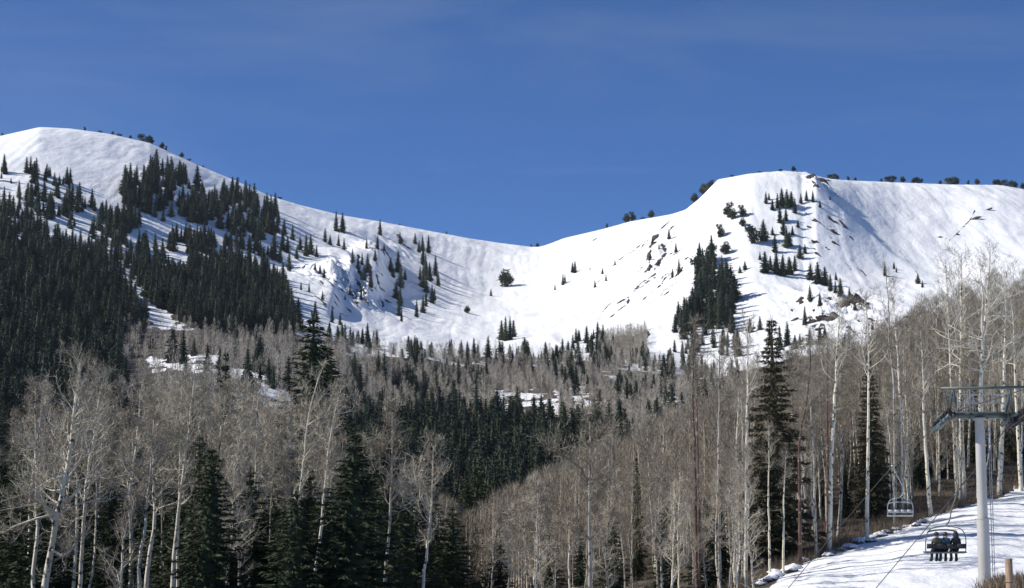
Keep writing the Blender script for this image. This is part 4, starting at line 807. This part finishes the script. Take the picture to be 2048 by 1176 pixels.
for lab, grp, L in RK:
    for q in L: n_ += 1; rock(*q, lab, grp, n_)
# snow capped boulders along the piste edge
for i in range(26):
    px = rs.uniform(1515, 1850); X, Y, Z = ground(px, float(np.interp(px, [p[0] for p in RUNL], [p[1] for p in RUNL])) + rs.uniform(-1, 9), 110., 260.)
    g = G(); r = rs.uniform(.22, .6); g.sphere((0, 0, 0), (r * 1.3, r, r * .7), 12, 8)
    v, f, m = g.get(); v += .16 * r * np.stack([vn(v[:, 0] * 5 + i, v[:, 1] * 5 + v[:, 2] * 4, 7 + k) for k in range(3)], 1)
    mi = (v[f].mean(1)[:, 2] > rs.uniform(.0, .2) * r).astype(int)
    o = mk('boulder', v, f, [M['rock'], M['snow_near']], None, True, mi, {'snow': np.ones(len(v))}); o.location = (X, Y, Z + r * .15); tag(o, 'snow capped boulder in the line along the wooded edge of the ski run', 'rock', 'snow capped boulders along the ski run edge')
# ------------------------------------------------------------------ ski lift
YT_ = 95.
def L3(px, py, dy=0., Y=YT_): x, y, z = P(px, py, Y + dy); return np.array([x, y, z])
base = L3(1970, 1176); zg = float(H(base[0], YT_))
tw = empty('lift_tower', (base[0], YT_, zg), 'tall pale ski lift tower with dark green crossarm and walkway', 'lift tower'); O = np.array([base[0], YT_, zg])
def part(name, g, mat, parent=tw, off=O, smooth=False):
    v, f, m = g.get(); return mk(name, v - off, f, mat, parent, smooth)
zt = L3(1963, 836)[2]; zs = L3(1963, 1038)[2]; px0 = base[0]
g = G(); g.tube([(px0, YT_, zg - .5), (px0, YT_, zs)], [.305, .30], 28); g.tube([(px0, YT_, zs), (px0, YT_, zt)], [.25, .238], 28)
g.tube([(px0, YT_, zs - .02), (px0, YT_, zs + .03)], [.318, .318], 28); g.tube([(px0, YT_, zt - .1), (px0, YT_, zt)], [.34, .34], 28); part('pole', g, M['pole'], smooth=False)
for p in tw.children[0].data.polygons: p.use_smooth = abs(p.normal.z) < .5
g = G(); a = L3(1902, 831); b = L3(2014, 831); g.bar(a, b, .36, .30); g.box(a, (.06, .5, .44)); g.box(b, (.06, .5, .44))
for x in (1938, 1974): g.box(L3(x, 831), (.07, .44, .38))
part('crossarm', g, M['steel_green'])
g = G()
for dy in (-.45, .45): g.bar(L3(1882, 777, dy), L3(2075, 774, dy), .11, .13)
g.bar(L3(1882, 777, -.45), L3(1882, 777, .45), .1, .1)
for x0, x1 in ((1904, 1900), (1905, 1918), (2020, 2012), (2020, 2024)):
    for dy in (-.45, .45): g.bar(L3(x0, 779, dy), L3(x1, 827, dy * .35), .10, .10)
g.bar(L3(2072, 777, -.4), L3(2072, 830, -.1), .1, .1)
g.bar(L3(1889, 783, -.4), L3(1897, 812, -.3), .06, .06); g.bar(L3(1897, 800, -.3), L3(1882, 815, -.3), .05, .05)
part('lifting_frame', g, M['steel_green'])
g = G()
for y in (790, 806): g.tube([L3(1915, y, -.62), L3(2010, y, -.62)], .022, 6)
for x in (1915, 1934, 1946, 1962, 1984, 1998, 2010): g.tube([L3(x, 788, -.62), L3(x, 826, -.62)], .022, 6)
for x in (1934, 1946): g.tube([L3(x, 782, -.3), L3(x + 6, 826, -.3)], .018, 6)
g.tube([L3(1950, 784, -.3), L3(1938, 800, -.3)], .018, 6); g.tube([L3(1962, 784, -.3), L3(1974, 800, -.3)], .018, 6)
part('guard_rail', g, M['galv'])
g = G(); g.box((L3(1925, 825, -.45) + L3(2000, 825, -.45)) / 2, (2.6, .5, .04)); part('walkway', g, M['steel_green'])
def sheaves(name, A, B, n, r, offs, mat='steel_green'):
    """assembly of grooved wheels on a beam between A and B"""
    g = G(); A = np.array(A, float); B = np.array(B, float)
    for dx in (-.12, .12): g.bar(A + [dx, 0, -.1], B + [dx, 0, -.1], .05, .13)
    asm = part(name, g, M[mat])
    for i in range(n):
        c = A + (B - A) * (i + .5) / n + np.array([0, 0, .12]); w = G()
        w.tube([c + [-.07, 0, 0], c + [-.035, 0, 0], c + [0, 0, 0], c + [.035, 0, 0], c + [.07, 0, 0]], [r, r, r * .86, r, r], 18); w.tube([c + [-.12, 0, 0], c + [.12, 0, 0]], .05, 8)
        v, f, m = w.get(); mk('sheave_wheel', v - O, f, M['rubber'], asm)
    return asm
sheaves('sheave_train', L3(1902, 826, -.6), L3(1868, 858, 2.6), 6, .2, 0)
sheaves('sheave_train', L3(2056, 826, -1.6), L3(2018, 852, 1.2), 6, .27, 0, 'rubber')
g = G(); g.bar(L3(1900, 832), L3(1873, 860, .6), .09, .11); g.bar(L3(1888, 824, -.2), L3(1870, 842, .4), .06, .07); g.bar(L3(1880, 838), L3(1886, 848), .05, .05)
g.bar(L3(2022, 833), L3(2003, 853, .4), .10, .12); g.bar(L3(2014, 831), L3(2052, 826, -.4), .2, .2); g.bar(L3(2012, 836), L3(1999, 852, .2), .05, .06)
part('end_brace', g, M['steel_green'])
g = G(); xr = px0 + .46
for dx in (0, .0):
    pass
for dy in (-.2, .2): g.tube([(xr, YT_ + dy, zg + .3), (xr, YT_ + dy, zt - .2)], .02, 6)
z = zg + .5
while z < zt - .2: g.tube([(xr, YT_ - .2, z), (xr, YT_ + .2, z)], .014, 5); z += .3
z = zg + 1
while z < zt - .3: g.tube([(px0 + .28, YT_, z), (xr, YT_, z)], .02, 5); z += 1.5
part('ladder', g, M['galv'])
def smooth_path(P3, n=40):
    P3 = np.array(P3); t = np.linspace(0, 1, len(P3)); s = np.linspace(0, 1, n); out = np.stack([np.interp(s, t, P3[:, k]) for k in range(3)], 1)
    for _ in range(10): out[1:-1] = (out[:-2] + 2 * out[1:-1] + out[2:]) / 4
    return out
def rope(pts, label):
    W = [P(*p) for p in pts]; g = G(); g.tube(smooth_path(W, 60), .024, 6); o = g.build('haul_rope', M['rope']); tag(o, label, 'cable', 'haul ropes of the ski lift')
rope([(2075, 770, 82), (1985, 800, 90), (1902, 824, 95), (1870, 852, 98), (1828, 894, 106), (1785, 931, 118), (1700, 1030, 123), (1600, 1148, 127), (1540, 1220, 128)], 'dark steel lift rope on the left side of the tower, carrying the empty chair')
rope([(2110, 780, 88), (2052, 818, 94), (2022, 842, 96), (1970, 915, 97), (1913, 985, 100), (1850, 1060, 104), (1752, 1176, 110), (1715, 1220, 112)], 'dark steel lift rope on the right side of the tower, carrying the three riders')
def chair(name, org, rz, w, label, frame, padm, hang):
    """org = middle of the seat; hang = vector from there to the rope"""
    e = empty(name, org, label, 'lift chair', 'chairs of the ski lift'); e.rotation_euler.z = rz
    g = G(); hw = w / 2; hb = 1.15
    arc = [(-hw, .05, -.05), (-hw - .03, 0, .35), (-hw - .02, -.05, .8), (-hw + .10, -.08, hb), (-hw + .35, -.1, hb + .14), (0, -.1, hb + .2), (hw - .35, -.1, hb + .14), (hw - .10, -.08, hb), (hw + .02, -.05, .8), (hw + .03, 0, .35), (hw, .05, -.05)]
    g.tube(smooth_path(arc, 34), .026, 8); g.tube([(-hw, .3, -.05), (hw, .3, -.05)], .03, 8); g.tube([(-hw, -.12, -.02), (hw, -.12, -.02)], .03, 8)
    for x in (-hw, hw): g.tube([(x, -.12, -.02), (x, .3, -.05), (x, .48, .02)], .028, 8)
    g.build('chair_frame', frame, e)
    g = G(); hx = hang; g.tube(smooth_path([(0, -.1, hb + .2), (.12, -.08, hb + .34), (.28, -.04, hb + .55), (.30, 0, hb + .95), (hx[0], hx[1], hx[2] - .1)], 24), .035, 8); g.box((hx[0], hx[1], hx[2] - .05), (.16, .4, .16)); g.build('hanger', frame, e)
    g = G(); n = 4
    for i in range(n):
        x = -hw + w * (i + .5) / n; g.box((x, .18, .0), (w / n - .04, .46, .08))
    s = g.build('seat', padm, e)
    g = G()
    for i in range(n):
        x = -hw + w * (i + .5) / n; g.box((x, -.12, .30), (w / n - .04, .05, .25), np.array([[1, 0, 0], [0, .97, -.2], [0, .2, .97]]))
    g.build('backrest', padm, e)
    for s_ in (s, e.children[-1]):
        b = s_.modifiers.new('b', 'BEVEL'); b.width = .02; b.segments = 2
    return e
# riders' chair
rp = P(1913, 988, 100.); sc = P(1892, 1104, 100.)
hang = (rp[0] - sc[0], 0, rp[2] - sc[2])
ch = chair('lift_chair', sc, 0.06, 2.1, 'dark lift chair carrying three seated riders above the snow', M['steel_green'], M['cloth_dark'], hang)
g = G(); g.tube(smooth_path([(-.95, .0, 1.02), (-.7, .1, 1.12), (0, .14, 1.16), (.4, .1, 1.12), (.62, .05, 1.05)], 20), .045, 8)
g.build('safety_bar', M['steel_green'], ch)
rp = P(1785, 931, 118.); sc2 = P(1801, 1031, 118.)
ch2 = chair('lift_chair', sc2, -.10, 1.85, 'empty pale grey lift chair hanging farther down in front of the woods', M['galv'], M['galv'], ((rp[0] - sc2[0]) / .82, 0, (rp[2] - sc2[2]) / .82)); ch2.scale = (.82,) * 3
g = G(); g.tube(smooth_path([(-.9, .0, .85), (-.75, .1, .98), (0, .12, 1.0), (.75, .1, .98), (.9, .0, .85)], 20), .04, 8); g.bar((-.4, .1, 1.0), (-.4, .3, .05), .10, .05); g.build('safety_bar', M['galv'], ch2)
# riders: one skinned body each, seen from behind, legs hanging
def rider(x, jacket, trouser, hs, label, lean=0., hood=False, knee=0.):
    me = bpy.data.meshes.new('body')
    J = {'pel': (0, .12, .13), 'sp': (0, .06, .33), 'ch': (lean * .4, .03, .55), 'nk': (lean * .8, .05, .70), 'hd': (lean, .08, .84), 'ht': (lean, .09, .93)}
    R_ = {'pel': .17, 'sp': .165, 'ch': .19, 'nk': .075, 'hd': .095, 'ht': .085}
    E = [('pel', 'sp'), ('sp', 'ch'), ('ch', 'nk'), ('nk', 'hd'), ('hd', 'ht')]
    for s, n in ((-1, 'l'), (1, 'r')):
        J['sh' + n] = (s * .19 + lean * .5, .05, .62); J['el' + n] = (s * .25, .16, .38); J['wr' + n] = (s * .15, .38, .33); J['ha' + n] = (s * .12, .45, .34)
        R_['sh' + n] = .085; R_['el' + n] = .062; R_['wr' + n] = .045; R_['ha' + n] = .05
        J['hp' + n] = (s * .10, .16, .12); J['kn' + n] = (s * .14, .56, .10 + knee * .02); J['an' + n] = (s * .13 + knee * .03, .60, -.36); J['to' + n] = (s * .15 + knee * .03, .80, -.43)
        R_['hp' + n] = .115; R_['kn' + n] = .085; R_['an' + n] = .075; R_['to' + n] = .06
        E += [('ch', 'sh' + n), ('sh' + n, 'el' + n), ('el' + n, 'wr' + n), ('wr' + n, 'ha' + n), ('pel', 'hp' + n), ('hp' + n, 'kn' + n), ('kn' + n, 'an' + n), ('an' + n, 'to' + n)]
    ks = list(J); me.from_pydata([J[k] for k in ks], [(ks.index(a), ks.index(b)) for a, b in E], [])
    tmp = bpy.data.objects.new('body', me); C.objects.link(tmp); md = tmp.modifiers.new('s', 'SKIN')
    for i, k in enumerate(ks): me.skin_vertices[0].data[i].radius = (R_[k], R_[k] * (.8 if k in ('ch', 'sp', 'pel') else 1))
    me.skin_vertices[0].data[0].use_root = True
    sd = tmp.modifiers.new('d', 'SUBSURF'); sd.levels = 2; sd.render_levels = 2
    bpy.context.view_layer.update(); dg = bpy.context.evaluated_depsgraph_get(); m2 = bpy.data.meshes.new_from_object(tmp.evaluated_get(dg)); bpy.data.objects.remove(tmp)
    m2.materials.clear()
    for m in (jacket, trouser, M['skin']): m2.materials.append(m)
    for p in m2.polygons:
        c = p.center; p.use_smooth = True; p.material_index = 2 if c.z > .72 else (1 if (c.z < .20) else 0)
    loc = np.array(sc) + np.array([x, .02, .02])
    e = empty('person', tuple(loc), label, 'person'); e.rotation_euler.z = .06
    o = bpy.data.objects.new('body', m2); C.objects.link(o); o.parent = e
    g = G(); hx = lean
    if hood: g.sphere((hx, .07, .86), (.15, .16, .19), 16, 12); g.sphere((hx, .03, .70), (.19, .14, .10), 16, 8); g.build('hood', jacket, e, True)
    else:
        g.sphere((hx, .08, .90), (.135, .15, .125), 16, 10); g.build('helmet', M['helmet'], e, True)
        g = G(); g.tube([(hx + .137 * math.cos(t), .08 + .152 * math.sin(t), .885) for t in np.linspace(0, 2 * PI, 20)], .016, 5); g.build('goggle_strap', M['rubber'], e)
    for s in (-1, 1):
        g = G(); y0 = .60; kx = s * .14 + knee * .03 * 1.
        g.sphere((kx, y0, -.38), (.085, .10, .12), 12, 8); g.sphere((kx + s * .01, y0 + .12, -.45), (.075, .17, .065), 12, 8); g.build('ski_boot', M['rubber'], e, True)
rider(-.42, M['cloth_olive'], M['trouser'], 0, 'left seated rider in dark olive jacket with dark helmet on the lift chair', -.02, False, -1)
rider(.02, M['cloth_teal'], M['trouser'], 0, 'middle seated rider in dark teal jacket, smallest of the three on the chair', -.01, False, 0)
rider(.55, M['cloth_dark'], M['trouser'], 0, 'right seated rider in hooded dark coat, tallest of the three on the chair', .0, True, 1)
# wooden post with wire at the lower right corner
q = P(2017, 1117, 64.); zb = float(H(q[0], 64.)); g = G(); r = .125; 
e = empty('wooden_post', (q[0], 64., zb), 'round weathered wooden post beside the brush mound in the lower right corner', 'post')
v = G(); v.tube([(0, 0, -.4), (.02, 0, (q[2] - zb) * .5), (0, 0, q[2] - zb - .02), (0, 0, q[2] - zb)], [r * 1.04, r, r * .98, r * .85], 18); v.build('post_shaft', M['wood'], e)
v = G(); v.tube([(r * 1.02 * math.cos(t), r * 1.02 * math.sin(t), (q[2] - zb) * .8) for t in np.linspace(0, 2 * PI, 16)], .008, 4); v.build('wire_loop', M['rubber'], e)
# ------------------------------------------------------------------ light, sky, camera
SUN_EL, SUN_AZ = R(39), R(-92)          # azimuth measured from +Y towards +X
sd = bpy.data.lights.new('sun', 'SUN'); sd.energy = 4.9; sd.angle = R(.53); sd.color = (1, .955, .88)
so = bpy.data.objects.new('sun', sd); C.objects.link(so)
from mathutils import Vector
S = Vector((math.sin(SUN_AZ) * math.cos(SUN_EL), math.cos(SUN_AZ) * math.cos(SUN_EL), math.sin(SUN_EL)))
so.rotation_euler = S.to_track_quat('Z', 'Y').to_euler()
w = bpy.data.worlds.new('World'); bpy.context.scene.world = w; w.use_nodes = True; nt = w.node_tree
sky = nt.nodes.new('ShaderNodeTexSky'); sky.sky_type = 'NISHITA'; sky.sun_disc = False; sky.sun_elevation = SUN_EL; sky.sun_rotation = SUN_AZ
sky.altitude = 5700; sky.air_density = 1.0; sky.dust_density = .0; sky.ozone_density = 10.0
bg = nt.nodes['Background']; bg.inputs[1].default_value = .116
tc = nt.nodes.new('ShaderNodeTexCoord'); mp = nt.nodes.new('ShaderNodeMapping'); mp.inputs['Scale'].default_value = (3.2, 3.2, 16); mp.inputs['Rotation'].default_value = (0, R(16), 0); nt.links.new(tc.outputs['Generated'], mp.inputs[0])
cn = nd(nt, 'ShaderNodeTexNoise', Scale=1.1, Detail=7, Roughness=.55, Distortion=.4); nt.links.new(mp.outputs[0], cn.inputs['Vector']); cr = ramp(nt, cn.outputs[0], [(.48, (0, 0, 0)), (.85, (.13, .13, .13))])
cm = nd(nt, 'ShaderNodeMixRGB'); nt.links.new(cr.outputs[0], cm.inputs[0]); nt.links.new(sky.outputs[0], cm.inputs[1]); cm.inputs[2].default_value = (5.2, 5.5, 6.0, 1); nt.links.new(cm.outputs[0], bg.inputs[0])
zlo = float(Zg.min()) - 1; zhi = float(Zg.max()) + 40; xm = float(np.abs(Xg).max()) + 5
g = G(); g.box((0, (ys[-1] - 65) / 2, (zlo + zhi) / 2), (2 * xm, ys[-1] + 75, zhi - zlo)); hm = bpy.data.materials.new('thin_air'); hm.use_nodes = True; hn = hm.node_tree; hn.nodes.remove(hn.nodes['Principled BSDF'])
pv = nd(hn, 'ShaderNodeVolumePrincipled', Density=.00002, Anisotropy=.3); pv.inputs['Color'].default_value = (.80, .88, 1, 1); hn.links.new(pv.outputs[0], hn.nodes['Material Output'].inputs['Volume'])
tag(g.build('haze', hm), 'thin clear blue air between the camera and the far ridge', 'haze', None, 'stuff')
cam = bpy.data.cameras.new('camera'); co = bpy.data.objects.new('camera', cam); C.objects.link(co)
cam.sensor_width = 36; cam.lens = 36 * F / 2048; cam.clip_start = .5; cam.clip_end = 20000
co.location = (0, 0, 0); co.rotation_euler = (PI / 2 + TH, 0, 0)
sc_n = bpy.context.scene; sc_n.camera = co
vs = sc_n.view_settings; vs.view_transform = 'Standard'; vs.look = 'None'; vs.exposure = 0.15; vs.gamma = 1
sc_n.render.resolution_x = 1024; sc_n.render.resolution_y = 588
